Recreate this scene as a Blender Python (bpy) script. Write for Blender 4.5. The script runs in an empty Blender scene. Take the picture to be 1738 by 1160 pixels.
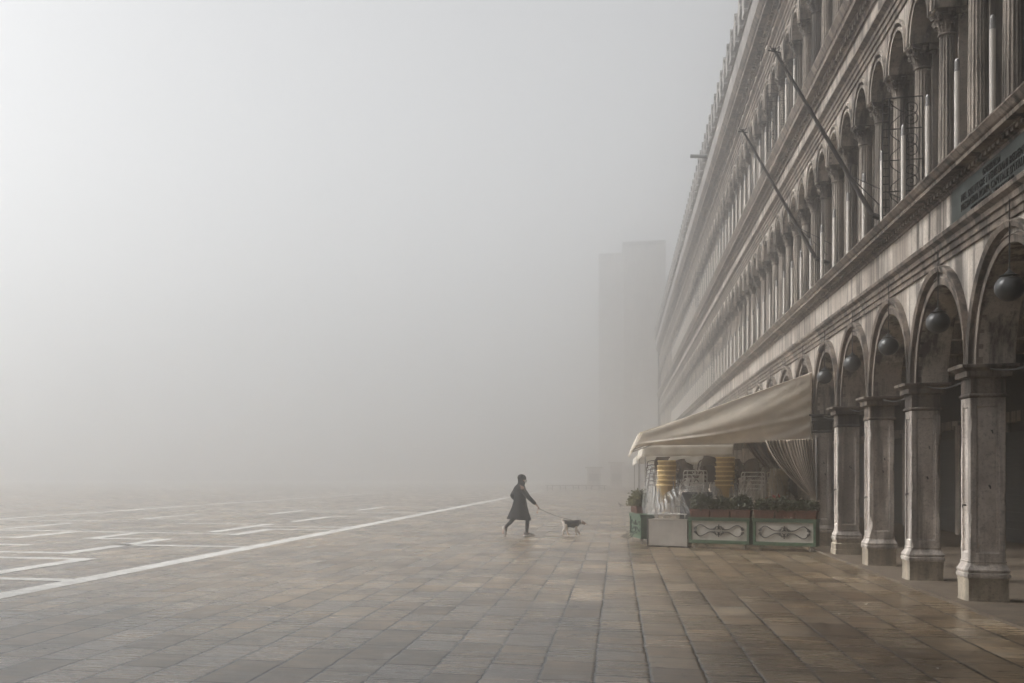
import bpy, bmesh, math, random
from mathutils import Vector, Matrix, noise
R = math.radians
PI = math.pi
random.seed(7)
sc = bpy.context.scene
COL = sc.collection

# ------------------------------------------------------------------ camera, sky, sun, exposure
F_PX, CX, HZ, EYE = 2000.0, 530.0, 809.0, 1.62
TH = math.atan((1048 - CX) / F_PX)
CT, ST = math.cos(TH), math.sin(TH)
cam = bpy.data.cameras.new('camera')
cam.sensor_width = 36; cam.sensor_fit = 'HORIZONTAL'
cam.lens = F_PX / 1738 * 36
cam.shift_x = (869 - CX) / 1738
cam.shift_y = (HZ - 580) / 1738
cam.clip_start = .1; cam.clip_end = 3000
camo = bpy.data.objects.new('camera', cam); COL.objects.link(camo)
camo.location = (0, 0, EYE); camo.rotation_euler = (R(90), 0, TH)
sc.camera = camo

SUN_EL, SUN_AZ = R(42), R(-90)          # veiled sun over the open square, from the left
w = bpy.data.worlds.new('World'); sc.world = w; w.use_nodes = True
nt = w.node_tree; nt.nodes.clear()
sky = nt.nodes.new('ShaderNodeTexSky'); sky.sky_type = 'NISHITA'; sky.sun_disc = False
sky.sun_elevation = SUN_EL; sky.sun_rotation = SUN_AZ
sky.air_density = 1.0; sky.dust_density = 4.0; sky.ozone_density = 1.0
hsv = nt.nodes.new('ShaderNodeHueSaturation'); hsv.inputs['Saturation'].default_value = .06
bg = nt.nodes.new('ShaderNodeBackground'); bg.inputs['Strength'].default_value = .08
wo = nt.nodes.new('ShaderNodeOutputWorld')
nt.links.new(sky.outputs[0], hsv.inputs['Color']); nt.links.new(hsv.outputs[0], bg.inputs['Color']); nt.links.new(bg.outputs[0], wo.inputs['Surface'])
sl = bpy.data.lights.new('sun', 'SUN'); sl.energy = 1.5; sl.angle = R(17); sl.color = (1, .98, .95)
so = bpy.data.objects.new('sun', sl); COL.objects.link(so)
sdir = Vector((math.sin(SUN_AZ) * math.cos(SUN_EL), math.cos(SUN_AZ) * math.cos(SUN_EL), math.sin(SUN_EL)))
so.rotation_euler = sdir.to_track_quat('Z', 'Y').to_euler()
so.location = (0, 0, 60)
sc.view_settings.view_transform = 'Standard'; sc.view_settings.look = 'None'
sc.view_settings.exposure = 1.25; sc.view_settings.gamma = 1
HAZE_DENSITY = .0108
sc.cycles.max_bounces = 16; sc.cycles.volume_bounces = 14; sc.cycles.diffuse_bounces = 4; sc.cycles.glossy_bounces = 3
sc.cycles.transparent_max_bounces = 12; sc.cycles.use_denoising = True; sc.cycles.caustics_reflective = False; sc.cycles.caustics_refractive = False

def at(px, py, d):
    """world point seen at photo pixel px,py at distance d along the optical axis"""
    r = (px - CX) / F_PX * d
    return Vector((r * CT - d * ST, r * ST + d * CT, EYE + (HZ - py) / F_PX * d))
def onY(px, py, Y):
    t = (px - CX) / F_PX
    X = Y * (t * CT - ST) / (CT + t * ST)
    d = Y * CT - X * ST
    return Vector((X, Y, EYE + (HZ - py) / F_PX * d))

# ------------------------------------------------------------------ materials
def mat(name):
    m = bpy.data.materials.new(name); m.use_nodes = True
    nt = m.node_tree
    return m, nt, nt.nodes, nt.links, nt.nodes['Principled BSDF']
def noise_node(N, L, vec, scale, detail=6, rough=.6):
    n = N.new('ShaderNodeTexNoise'); n.inputs['Scale'].default_value = scale
    n.inputs['Detail'].default_value = detail; n.inputs['Roughness'].default_value = rough
    L.new(vec, n.inputs['Vector']); return n.outputs['Fac']
def mapping(N, L, vec, scale):
    m = N.new('ShaderNodeMapping'); m.inputs['Scale'].default_value = scale; L.new(vec, m.inputs['Vector']); return m.outputs[0]
def ramp(N, L, fac, stops):
    r = N.new('ShaderNodeValToRGB'); e = r.color_ramp.elements
    while len(e) < len(stops): e.new(.5)
    for i, (p, c) in enumerate(stops):
        e[i].position = p; e[i].color = (c[0], c[1], c[2], 1) if not isinstance(c, (int, float)) else (c, c, c, 1)
    L.new(fac, r.inputs['Fac']); return r.outputs['Color']
def mix(N, L, fac, a, b, mode='MIX'):
    m = N.new('ShaderNodeMix'); m.data_type = 'RGBA'; m.blend_type = mode
    for s, v in ((0, fac), (6, a), (7, b)):
        if hasattr(v, 'is_output'): L.new(v, m.inputs[s])
        elif isinstance(v, (int, float)): m.inputs[s].default_value = v
        else: m.inputs[s].default_value = (*v, 1)
    return m.outputs[2]
def math_(N, L, op, a, b=None):
    m = N.new('ShaderNodeMath'); m.operation = op
    for i, v in enumerate((a, b)):
        if v is None: continue
        if hasattr(v, 'is_output'): L.new(v, m.inputs[i])
        else: m.inputs[i].default_value = v
    return m.outputs[0]
def bump(N, L, bsdf, h, strength, dist=.02):
    b = N.new('ShaderNodeBump'); b.inputs['Strength'].default_value = strength; b.inputs['Distance'].default_value = dist
    L.new(h, b.inputs['Height']); L.new(b.outputs[0], bsdf.inputs['Normal']); return b

def stone(name, light, dark, grime, streak=.5, mottle=1.2, rough=.85, bmp=.5, contrast=.16, courses=0):
    m, nt, N, L, b = mat(name)
    pos = N.new('ShaderNodeNewGeometry').outputs['Position']
    n1 = noise_node(N, L, pos, mottle, 8, .65)
    c = ramp(N, L, n1, [(.5 - contrast, dark), (.5 + contrast, light)])
    st = noise_node(N, L, mapping(N, L, pos, (5, 5, .28)), 1.0, 8, .62)
    f = ramp(N, L, st, [(.46, 0), (.60, 1)])
    f2 = math_(N, L, 'MULTIPLY', f, streak)
    c = mix(N, L, f2, c, grime)
    n3 = noise_node(N, L, pos, 26, 6, .7)
    sp = ramp(N, L, n3, [(.30, .35), (.50, 1)])
    c = mix(N, L, .75, c, sp, 'MULTIPLY')
    if courses:
        sx = N.new('ShaderNodeSeparateXYZ'); L.new(pos, sx.inputs[0])
        cell = math_(N, L, 'FLOOR', math_(N, L, 'DIVIDE', sx.outputs[1], courses))
        wn = N.new('ShaderNodeTexWhiteNoise'); wn.noise_dimensions = '1D'; L.new(cell, wn.inputs['W'])
        c = mix(N, L, 1, c, ramp(N, L, wn.outputs['Value'], [(0, (.72, .68, .66)), (1, (1.1, 1.1, 1.1))]), 'MULTIPLY')
    L.new(c, b.inputs['Base Color']); b.inputs['Roughness'].default_value = rough
    hh = math_(N, L, 'ADD', n3, math_(N, L, 'MULTIPLY', n1, .6))
    bump(N, L, b, hh, bmp, .015)
    return m

def plain(name, color, rough=.6, metal=0, var=.25, scale=9, bmp=.15, spec=None):
    m, nt, N, L, b = mat(name)
    pos = N.new('ShaderNodeTexCoord').outputs['Object']
    n = noise_node(N, L, pos, scale, 6, .6)
    c = mix(N, L, 1, color, ramp(N, L, n, [(.3, 1 - var), (.7, 1 + var * .4)]), 'MULTIPLY')
    L.new(c, b.inputs['Base Color']); b.inputs['Roughness'].default_value = rough; b.inputs['Metallic'].default_value = metal
    if spec is not None: b.inputs['Specular IOR Level'].default_value = spec
    if bmp: bump(N, L, b, n, bmp, .01)
    return m

M = {}
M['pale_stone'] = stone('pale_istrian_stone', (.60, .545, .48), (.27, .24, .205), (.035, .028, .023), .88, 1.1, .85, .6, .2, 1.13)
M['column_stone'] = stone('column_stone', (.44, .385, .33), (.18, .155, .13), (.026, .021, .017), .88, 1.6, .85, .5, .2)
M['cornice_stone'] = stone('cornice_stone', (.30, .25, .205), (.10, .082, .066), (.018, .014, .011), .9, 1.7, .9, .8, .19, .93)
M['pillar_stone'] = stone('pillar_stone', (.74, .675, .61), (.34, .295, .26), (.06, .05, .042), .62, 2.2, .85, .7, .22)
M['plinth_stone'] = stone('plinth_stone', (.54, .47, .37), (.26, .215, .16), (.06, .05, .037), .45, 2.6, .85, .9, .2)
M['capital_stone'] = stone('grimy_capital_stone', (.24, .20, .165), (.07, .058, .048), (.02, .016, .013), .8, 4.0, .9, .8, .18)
M['far_pane'] = plain('fogged_far_opening', (.30, .29, .28), .8)
M['dark_stone'] = stone('weathered_dark_stone', (.10, .095, .085), (.04, .038, .034), (.02, .02, .018), .5, 2.0, .9, .8)
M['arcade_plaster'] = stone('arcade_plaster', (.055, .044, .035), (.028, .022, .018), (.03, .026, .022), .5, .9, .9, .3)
M['roof_stone'] = stone('roof_stone', (.34, .32, .30), (.16, .15, .14), (.06, .055, .05), .6, .9, .9, .5)
M['far_wall'] = stone('far_wall', (.60, .58, .55), (.45, .43, .41), (.30, .28, .26), .4, .3, .9, .2)
M['glass'] = plain('window_glass', (.012, .013, .014), .12, 0, .3, 2, .02)
M['dark_wood'] = plain('dark_window_wood', (.035, .03, .026), .6)
M['shutter'] = plain('shop_shutter_metal', (.028, .03, .03), .5, .3)
M['iron'] = plain('wrought_iron', (.02, .018, .017), .55, .5)
M['tube'] = plain('white_lamp_tube', (.62, .58, .53), .45, 0, .15, 4)
M['tube_cap'] = plain('lamp_tube_cap', (.26, .25, .245), .3)
M['globe'] = plain('smoked_globe', (.030, .030, .029), .35, 0, .25, 3, .02)
M['bronze'] = plain('bronze_plaque', (.050, .058, .055), .85, 0, .5, 3, .15, .2)
M['letters'] = plain('plaque_letters', (.004, .004, .004), .8, spec=.1)
M['white_strip'] = stone('white_marble_strip', (.76, .75, .72), (.52, .51, .48), (.27, .26, .24), .45, 2.5, .6, .3)
M['black_coat'] = plain('black_wool', (.010, .010, .0105), .95, 0, .3, 30, .2, .1)
M['black_knit'] = plain('black_knit', (.008, .008, .008), .95, 0, .3, 60, .3, .1)
M['skin'] = plain('skin', (.42, .27, .20), .55, 0, .1, 20, .05)
M['mask'] = plain('white_mask', (.66, .66, .64), .8, 0, .05)
M['shoe'] = plain('grey_shoe', (.18, .17, .16), .7)
M['shoe_white'] = plain('white_sole', (.85, .83, .80), .6)
M['dog_white'] = plain('white_fur', (.86, .80, .74), .95, 0, .2, 25, .3)
M['dog_brown'] = plain('brown_fur', (.15, .075, .04), .95, 0, .3, 25, .3)
M['dog_coat'] = plain('dark_dog_coat', (.022, .016, .013), .9, 0, .2, 30)
def canvas(name, color, tr=.4):
    m, nt, N, L, b = mat(name)
    pos = N.new('ShaderNodeTexCoord').outputs['Object']
    n = noise_node(N, L, pos, 2.4, 6, .6)
    c = mix(N, L, 1, color, ramp(N, L, n, [(.3, .82), (.7, 1.04)]), 'MULTIPLY')
    L.new(c, b.inputs['Base Color']); b.inputs['Roughness'].default_value = .95; b.inputs['Specular IOR Level'].default_value = .1
    t = N.new('ShaderNodeBsdfTranslucent'); L.new(c, t.inputs['Color'])
    a = N.new('ShaderNodeMixShader'); a.inputs[0].default_value = tr
    L.new(b.outputs[0], a.inputs[1]); L.new(t.outputs[0], a.inputs[2]); L.new(a.outputs[0], N['Material Output'].inputs['Surface'])
    bump(N, L, b, noise_node(N, L, pos, 5, 4, .6), .25, .02)
    return m
M['canvas'] = canvas('cream_canvas', (.88, .82, .73), .5)
M['canvas_far'] = canvas('pale_canvas', (.80, .75, .66))
M['green'] = plain('green_paint', (.055, .105, .058), .45, 0, .35, 7)
M['panel'] = plain('off_white_panel', (.40, .375, .33), .55, 0, .22, 5)
M['steel'] = plain('brushed_grey_panel', (.40, .37, .33), .4, .25, .25, 3)
M['terracotta'] = plain('terracotta', (.16, .060, .036), .8, 0, .4, 8)
M['soil'] = plain('soil', (.03, .02, .015), .95)
M['leaf'] = plain('dark_leaf', (.046, .052, .014), .6, 0, .5, 14)
M['leaf_dry'] = plain('yellowing_leaf', (.135, .125, .035), .7, 0, .5, 14)
M['twig'] = plain('twig', (.05, .035, .022), .9)
M['rattan_rim'] = plain('light_rattan_rim', (.72, .55, .26), .6, 0, .2, 40)
M['rattan'] = plain('yellow_rattan', (.44, .29, .095), .65, 0, .35, 40, .5)
M['rattan_pale'] = plain('pale_rattan', (.40, .34, .24), .7, 0, .3, 40, .5)
M['rattan_brown'] = plain('brown_rattan', (.085, .058, .036), .7, 0, .35, 40, .5)
M['white_metal'] = plain('white_metal', (.62, .60, .57), .4, 0, .12)
M['grey_metal'] = plain('grey_metal', (.30, .28, .26), .4, .5)
M['tarp'] = plain('dark_grey_tarp', (.045, .043, .047), .7, 0, .2, 3)
M['red_tape'] = plain('red_tape', (.40, .03, .02), .5)
M['paper'] = plain('paper_scrap', (.65, .62, .58), .8)
M['pigeon'] = plain('pigeon_feathers', (.06, .065, .075), .8)
M['leash'] = plain('leash_webbing', (.01, .01, .01), .8)
M['pouch'] = plain('pale_pouch', (.50, .30, .22), .7)
M['board'] = plain('grey_boards', (.30, .29, .27), .8)

def stripe_cloth():
    m, nt, N, L, b = mat('striped_curtain_cloth')
    uv = N.new('ShaderNodeTexCoord').outputs['UV']
    sx = N.new('ShaderNodeSeparateXYZ'); L.new(uv, sx.inputs[0])
    s = math_(N, L, 'FRACT', math_(N, L, 'MULTIPLY', sx.outputs[0], 34))
    n = noise_node(N, L, uv, 18, 5)
    c = ramp(N, L, s, [(.0, (.50, .42, .34)), (.45, (.54, .46, .37)), (.55, (.27, .21, .155)), (1, (.24, .185, .135))])
    c = mix(N, L, .35, c, ramp(N, L, n, [(.3, .5), (.7, 1.1)]), 'MULTIPLY')
    L.new(c, b.inputs['Base Color']); b.inputs['Roughness'].default_value = .95
    return m
M['curtain'] = stripe_cloth()
M['curtain_brown'] = plain('brown_curtain_cloth', (.115, .075, .05), .95, 0, .3, 8)

def plastic():
    m, nt, N, L, b = mat('clear_plastic_film')
    N.remove(b)
    out = N['Material Output']
    pos = N.new('ShaderNodeTexCoord').outputs['UV']
    n = noise_node(N, L, mapping(N, L, pos, (44, 2.6, 1)), 1.0, 5, .65)
    f = ramp(N, L, n, [(.38, .07), (.70, .60)])
    tr = N.new('ShaderNodeBsdfTransparent')
    df = N.new('ShaderNodeBsdfTranslucent'); df.inputs[0].default_value = (.8, .8, .8, 1)
    d2 = N.new('ShaderNodeBsdfDiffuse'); d2.inputs[0].default_value = (.6, .6, .6, 1)
    gl = N.new('ShaderNodeBsdfGlossy'); gl.inputs['Roughness'].default_value = .25
    a1 = N.new('ShaderNodeMixShader'); a1.inputs[0].default_value = .5; L.new(df.outputs[0], a1.inputs[1]); L.new(d2.outputs[0], a1.inputs[2])
    a2 = N.new('ShaderNodeMixShader'); a2.inputs[0].default_value = .08; L.new(a1.outputs[0], a2.inputs[1]); L.new(gl.outputs[0], a2.inputs[2])
    a3 = N.new('ShaderNodeMixShader'); L.new(f, a3.inputs[0]); L.new(tr.outputs[0], a3.inputs[1]); L.new(a2.outputs[0], a3.inputs[2])
    L.new(a3.outputs[0], out.inputs['Surface'])
    return m
M['plastic'] = plastic()

def paving():
    m, nt, N, L, b = mat('trachyte_slabs')
    pos = N.new('ShaderNodeNewGeometry').outputs['Position']
    wob = noise_node(N, L, pos, .55, 2)
    # worn, uneven slab edges
    dn = N.new('ShaderNodeTexNoise'); dn.inputs['Scale'].default_value = 5; dn.inputs['Detail'].default_value = 4; L.new(pos, dn.inputs['Vector'])
    dv = N.new('ShaderNodeVectorMath'); dv.operation = 'SUBTRACT'; L.new(dn.outputs['Color'], dv.inputs[0]); dv.inputs[1].default_value = (.5, .5, .5)
    ds_ = N.new('ShaderNodeVectorMath'); ds_.operation = 'SCALE'; ds_.inputs['Scale'].default_value = .035; L.new(dv.outputs[0], ds_.inputs[0])
    da = N.new('ShaderNodeVectorMath'); da.operation = 'ADD'; L.new(pos, da.inputs[0]); L.new(ds_.outputs[0], da.inputs[1])
    sx = N.new('ShaderNodeSeparateXYZ'); L.new(da.outputs[0], sx.inputs[0])
    W = .438
    X = math_(N, L, 'ADD', sx.outputs[0], math_(N, L, 'MULTIPLY', math_(N, L, 'SUBTRACT', wob, .5), .025))
    xr = math_(N, L, 'ADD', math_(N, L, 'DIVIDE', X, W), 1000.42)
    row = math_(N, L, 'FLOOR', xr); fx = math_(N, L, 'FRACT', xr)
    wr = N.new('ShaderNodeTexWhiteNoise'); wr.noise_dimensions = '1D'; L.new(row, wr.inputs['W'])
    sr = N.new('ShaderNodeSeparateColor'); L.new(wr.outputs['Color'], sr.inputs[0])
    LEN = math_(N, L, 'ADD', math_(N, L, 'MULTIPLY', sr.outputs[0], .55), .55)
    Yw = math_(N, L, 'ADD', sx.outputs[1], math_(N, L, 'MULTIPLY', math_(N, L, 'SINE', math_(N, L, 'ADD', math_(N, L, 'MULTIPLY', sx.outputs[1], 1.7), math_(N, L, 'MULTIPLY', sr.outputs[2], 20))), .16))
    yr = math_(N, L, 'ADD', math_(N, L, 'DIVIDE', Yw, LEN), math_(N, L, 'ADD', math_(N, L, 'MULTIPLY', sr.outputs[1], 17), 500))
    cell = math_(N, L, 'FLOOR', yr); fy = math_(N, L, 'FRACT', yr)
    cv = N.new('ShaderNodeCombineXYZ'); L.new(row, cv.inputs[0]); L.new(cell, cv.inputs[1])
    wc = N.new('ShaderNodeTexWhiteNoise'); wc.noise_dimensions = '2D'; L.new(cv.outputs[0], wc.inputs['Vector'])
    scn = N.new('ShaderNodeSeparateColor'); L.new(wc.outputs['Color'], scn.inputs[0])
    # joints: worn, of uneven width
    jn = noise_node(N, L, pos, 9, 4, .7)
    dx = math_(N, L, 'MULTIPLY', math_(N, L, 'MINIMUM', fx, math_(N, L, 'SUBTRACT', 1, fx)), W)
    dy = math_(N, L, 'MULTIPLY', math_(N, L, 'MINIMUM', fy, math_(N, L, 'SUBTRACT', 1, fy)), LEN)
    jw = math_(N, L, 'MULTIPLY', jn, .017)
    jx = math_(N, L, 'LESS_THAN', dx, math_(N, L, 'ADD', jw, .0052))
    jy = math_(N, L, 'LESS_THAN', dy, math_(N, L, 'MULTIPLY', math_(N, L, 'SUBTRACT', jn, .12), .028))
    joint = math_(N, L, 'MAXIMUM', jx, math_(N, L, 'MULTIPLY', jy, .8))
    soft = math_(N, L, 'MINIMUM', dx, dy)
    edge = ramp(N, L, math_(N, L, 'MULTIPLY', soft, 22), [(0, .0), (.55, 1)])
    col = ramp(N, L, scn.outputs[0], [(0, (.118, .086, .055)), (.25, (.148, .111, .072)), (.6, (.170, .129, .084)), (.88, (.190, .147, .100)), (1, (.245, .193, .135))])
    hue = mix(N, L, scn.outputs[1], (1.04, .985, .91), (.975, 1.0, 1.02))
    col = mix(N, L, 1, col, hue, 'MULTIPLY')
    n1 = noise_node(N, L, pos, 1.3, 8, .65)
    col = mix(N, L, .95, col, ramp(N, L, n1, [(.3, .48), (.7, 1.48)]), 'MULTIPLY')
    n9 = noise_node(N, L, pos, 4.5, 8, .7)
    col = mix(N, L, .6, col, ramp(N, L, n9, [(.32, .45), (.62, 1.25)]), 'MULTIPLY')
    n0 = noise_node(N, L, mapping(N, L, pos, (.34, .22, 1)), 1.0, 6, .62)
    col = mix(N, L, 1, col, ramp(N, L, n0, [(.36, (.62, .58, .54)), (.60, (1.36, 1.33, 1.28))]), 'MULTIPLY')
    # streaks across each slab, offset per slab
    off = N.new('ShaderNodeVectorMath'); off.operation = 'ADD'; L.new(mapping(N, L, pos, (1.6, 9, 1)), off.inputs[0])
    sc2 = N.new('ShaderNodeVectorMath'); sc2.operation = 'SCALE'; sc2.inputs['Scale'].default_value = 40; L.new(wc.outputs['Color'], sc2.inputs[0]); L.new(sc2.outputs[0], off.inputs[1])
    n2 = noise_node(N, L, off.outputs[0], 1.3, 8, .7)
    col = mix(N, L, .8, col, ramp(N, L, n2, [(.3, .62), (.7, 1.35)]), 'MULTIPLY')
    n3 = noise_node(N, L, pos, 60, 4, .7)
    col = mix(N, L, .55, col, ramp(N, L, n3, [(.3, .4), (.7, 1.5)]), 'MULTIPLY')
    # pale worn patches
    n4 = noise_node(N, L, pos, 2.3, 4, .5)
    pf = math_(N, L, 'MULTIPLY', ramp(N, L, n4, [(.60, 0), (.64, 1)]), math_(N, L, 'GREATER_THAN', scn.outputs[2], .72))
    col = mix(N, L, math_(N, L, 'MULTIPLY', pf, .4), col, (.27, .245, .205))
    col = mix(N, L, math_(N, L, 'MULTIPLY', math_(N, L, 'SUBTRACT', 1, edge), .35), col, (.05, .044, .036))
    col = mix(N, L, joint, col, (.008, .0065, .005))
    L.new(col, b.inputs['Base Color'])
    ro = ramp(N, L, math_(N, L, 'ADD', math_(N, L, 'MULTIPLY', n2, .75), math_(N, L, 'MULTIPLY', scn.outputs[2], .22)), [(.2, .16), (.8, .42)])
    L.new(ro, b.inputs['Roughness']); b.inputs['Specular IOR Level'].default_value = .5
    h = math_(N, L, 'ADD', math_(N, L, 'MULTIPLY', edge, .6), math_(N, L, 'ADD', math_(N, L, 'MULTIPLY', n2, .35), math_(N, L, 'MULTIPLY', n3, .18)))
    h = math_(N, L, 'SUBTRACT', h, math_(N, L, 'MULTIPLY', joint, .8))
    bp = bump(N, L, b, h, .7, .012)
    # every slab lies a little differently
    tl = N.new('ShaderNodeVectorMath'); tl.operation = 'SUBTRACT'; L.new(wc.outputs['Color'], tl.inputs[0]); tl.inputs[1].default_value = (.5, .5, .5)
    ts = N.new('ShaderNodeVectorMath'); ts.operation = 'MULTIPLY'; L.new(tl.outputs[0], ts.inputs[0]); ts.inputs[1].default_value = (.007, .007, 0)
    ad = N.new('ShaderNodeVectorMath'); ad.operation = 'ADD'; L.new(bp.outputs[0], ad.inputs[0]); L.new(ts.outputs[0], ad.inputs[1])
    nm = N.new('ShaderNodeVectorMath'); nm.operation = 'NORMALIZE'; L.new(ad.outputs[0], nm.inputs[0])
    L.new(nm.outputs[0], b.inputs['Normal'])
    return m
M['paving'] = paving()

# ------------------------------------------------------------------ mesh builder
class MB:
    def __init__(s): s.v, s.f, s.mi, s.uv = [], [], [], None
    def add(s, vs, fs, mi=0):
        o = len(s.v); s.v += [tuple(p) for p in vs]
        for f in fs: s.f.append(tuple(i + o for i in f)); s.mi.append(mi)
    def box(s, x0, x1, y0, y1, z0, z1, mi=0):
        s.add([(x0, y0, z0), (x1, y0, z0), (x1, y1, z0), (x0, y1, z0), (x0, y0, z1), (x1, y0, z1), (x1, y1, z1), (x0, y1, z1)],
              [(0, 3, 2, 1), (4, 5, 6, 7), (0, 1, 5, 4), (1, 2, 6, 5), (2, 3, 7, 6), (3, 0, 4, 7)], mi)
    def loft(s, rings, cap=True, closed=True, mi=0):
        n = len(rings[0]); vs = [p for r in rings for p in r]; fs = []
        m = n if closed else n - 1
        for k in range(len(rings) - 1):
            for i in range(m):
                j = (i + 1) % n
                fs.append((k * n + i, k * n + j, (k + 1) * n + j, (k + 1) * n + i))
        if cap and closed:
            fs.append(tuple(range(n))[::-1]); fs.append(tuple((len(rings) - 1) * n + i for i in range(n)))
        s.add(vs, fs, mi)
    def prism(s, prof, y0, y1, cuts=1, mi=0):
        """profile of (x, z) points extruded along Y"""
        s.loft([[(x, y0 + (y1 - y0) * k / cuts, z) for x, z in prof] for k in range(cuts + 1)], mi=mi)
    def tube(s, path, r, n=8, mi=0):
        P = [Vector(p) for p in path]; rings = []
        rr = r if isinstance(r, (list, tuple)) else [r] * len(P)
        up = None
        for i, p in enumerate(P):
            t = (P[min(i + 1, len(P) - 1)] - P[max(i - 1, 0)]).normalized()
            if up is None: up = Vector((0, 0, 1)) if abs(t.z) < .9 else Vector((1, 0, 0))
            a = t.cross(up)
            if a.length < 1e-4: a = t.cross(Vector((0, 1, .01)))
            a.normalize(); bb = a.cross(t).normalized(); up = bb
            rings.append([p + (a * math.cos(2 * PI * k / n) + bb * math.sin(2 * PI * k / n)) * rr[i] for k in range(n)])
        s.loft(rings, mi=mi)
    def lathe(s, prof, c=(0, 0, 0), n=24, mi=0):
        s.loft([[(c[0] + r * math.cos(2 * PI * k / n), c[1] + r * math.sin(2 * PI * k / n), c[2] + z) for k in range(n)] for r, z in prof], mi=mi)
    def sheet(s, fn, nu, nv, mi=0):
        vs = [fn(i / nu, j / nv) for j in range(nv + 1) for i in range(nu + 1)]
        fs = [(j * (nu + 1) + i, j * (nu + 1) + i + 1, (j + 1) * (nu + 1) + i + 1, (j + 1) * (nu + 1) + i) for j in range(nv) for i in range(nu)]
        s.add(vs, fs, mi); s.uv = (nu, nv)
    def build(s, name, m, parent=None, loc=(0, 0, 0), rot=0, smooth=False, keep=False, bevel=0, solid=0):
        me = bpy.data.meshes.new(name); me.from_pydata(s.v, [], s.f)
        ms = m if isinstance(m, (list, tuple)) else [m]
        for q in ms: me.materials.append(M[q] if isinstance(q, str) else q)
        if len(ms) > 1: me.polygons.foreach_set('material_index', s.mi)
        if smooth: me.polygons.foreach_set('use_smooth', [True] * len(me.polygons))
        if s.uv:
            nu, nv = s.uv; ul = me.uv_layers.new(name='UVMap')
            for lp in me.loops:
                i = lp.vertex_index; ul.data[lp.index].uv = ((i % (nu + 1)) / nu, (i // (nu + 1)) / nv)
        bm = bmesh.new(); bm.from_mesh(me); bmesh.ops.recalc_face_normals(bm, faces=bm.faces)
        if bevel: bmesh.ops.bevel(bm, geom=[e for e in bm.edges if len(e.link_faces) == 2 and e.calc_face_angle(0) > .6], offset=bevel, segments=2, affect='EDGES', profile=.6, clamp_overlap=True)
        bm.to_mesh(me); bm.free(); me.update()
        return link(name, me, parent, loc, rot, keep, solid)
def link(name, me, parent=None, loc=(0, 0, 0), rot=0, keep=False, solid=0):
    o = bpy.data.objects.new(name, me); COL.objects.link(o)
    o.location = loc; o.rotation_euler = (0, 0, rot) if isinstance(rot, (int, float)) else rot
    if parent:
        o.parent = parent
        if keep: o.matrix_parent_inverse = parent.matrix_basis.inverted()
    if solid:
        md = o.modifiers.new('thickness', 'SOLIDIFY'); md.thickness = solid; md.offset = 0
    return o
def tag(o, label=None, cat=None, group=None, kind=None):
    if label: o['label'] = label
    if cat: o['category'] = cat
    if group: o['group'] = group
    if kind: o['kind'] = kind
    return o
def thing(name, label, cat, loc=(0, 0, 0), rot=0, group=None):
    o = bpy.data.objects.new(name, None); COL.objects.link(o); o.empty_display_size = .2
    o.location = loc; o.rotation_euler = (0, 0, rot) if isinstance(rot, (int, float)) else rot
    return tag(o, label, cat, group)
def copy_tree(o, parent=None):
    c = o.copy(); COL.objects.link(c)
    if parent is not None: c.parent = parent
    for ch in list(o.children): copy_tree(ch, c)
    return c
ORD = ['first', 'second', 'third', 'fourth', 'fifth', 'sixth', 'seventh', 'eighth', 'ninth', 'tenth', 'eleventh', 'twelfth', 'thirteenth', 'fourteenth', 'fifteenth']

# ------------------------------------------------------------------ setting: ground, strips
g = MB(); g.box(-260, 300, -120, 420, -.6, 0)
tag(g.build('ground', 'paving'), kind='structure')
STR = [(-8.1, 6, -8.1, 130, .42), (-22.7, 6, -22.7, 130, .42),
       (-10.6, 16.85, -8.1, 16.85, .30), (-10.1, 16.85, -10.1, 21.2, .30), (-13.6, 21.2, -10.1, 21.2, .30),
       (-14.5, 22.8, -11.25, 22.8, .28), (-11.25, 22.8, -11.25, 28.35, .30), (-13.3, 28.35, -11.25, 28.35, .28), (-13.3, 28.35, -13.3, 31.1, .30),
       (-18.4, 28.3, -15.4, 28.3, .28), (-15.4, 28.3, -15.4, 31.5, .30), (-16.6, 25.3, -13.6, 25.3, .34),
       (-18.3, 32.2, -10.3, 31.4, .26), (-10.3, 31.2, -10.3, 34.5, .30), (-10.3, 34.5, -8.1, 34.5, .28),
       (-11.25, 25.8, -8.1, 25.8, .26), (-18.3, 33, -18.3, 37.2, .3), (-11.4, 32.5, -11.4, 38.2, .28), (-17.5, 41.9, -17.5, 47.6, .3),
       (-11.4, 36.5, -8.1, 36.5, .26), (-11.2, 40.7, -11.2, 46, .3), (-11.2, 46, -8.1, 46, .26), (-17.5, 41.9, -14.5, 41.9, .26), (-14.5, 38.2, -11.4, 38.2, .26),
       (-22.7, 39.5, -18.3, 39.5, .26), (-20.5, 29.5, -20.5, 36, .3), (-22.7, 24, -18.4, 24, .28), (-14.5, 48.5, -14.5, 55, .3), (-14.5, 52, -8.1, 52, .26), (-19.5, 55, -12, 55, .26), (-12, 55, -12, 62, .3), (-12, 62, -8.1, 62, .26)]
st = MB()
for i, (x0, y0, x1, y1, wd) in enumerate(STR):
    z = .003 + .0004 * (i % 9)
    if i > 1: wd = .40 if abs(x1 - x0) > abs(y1 - y0) else .36
    d = Vector((x1 - x0, y1 - y0, 0)).normalized(); n = Vector((-d.y, d.x, 0)) * wd / 2
    a = Vector((x0, y0, z)); b_ = Vector((x1, y1, z))
    if i > 1: a = a - d * wd * .5; b_ = b_ + d * wd * .5
    Ls = (b_ - a).length; ns = max(1, round(Ls / 1.15))
    for k in range(ns):
        p0 = a + d * (Ls * k / ns + .008); p1 = a + d * (Ls * (k + 1) / ns - .008); e = n * random.uniform(.93, 1.04)
        st.add([p0 - e, p1 - e, p1 + e, p0 + e], [(0, 1, 2, 3)])
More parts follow.
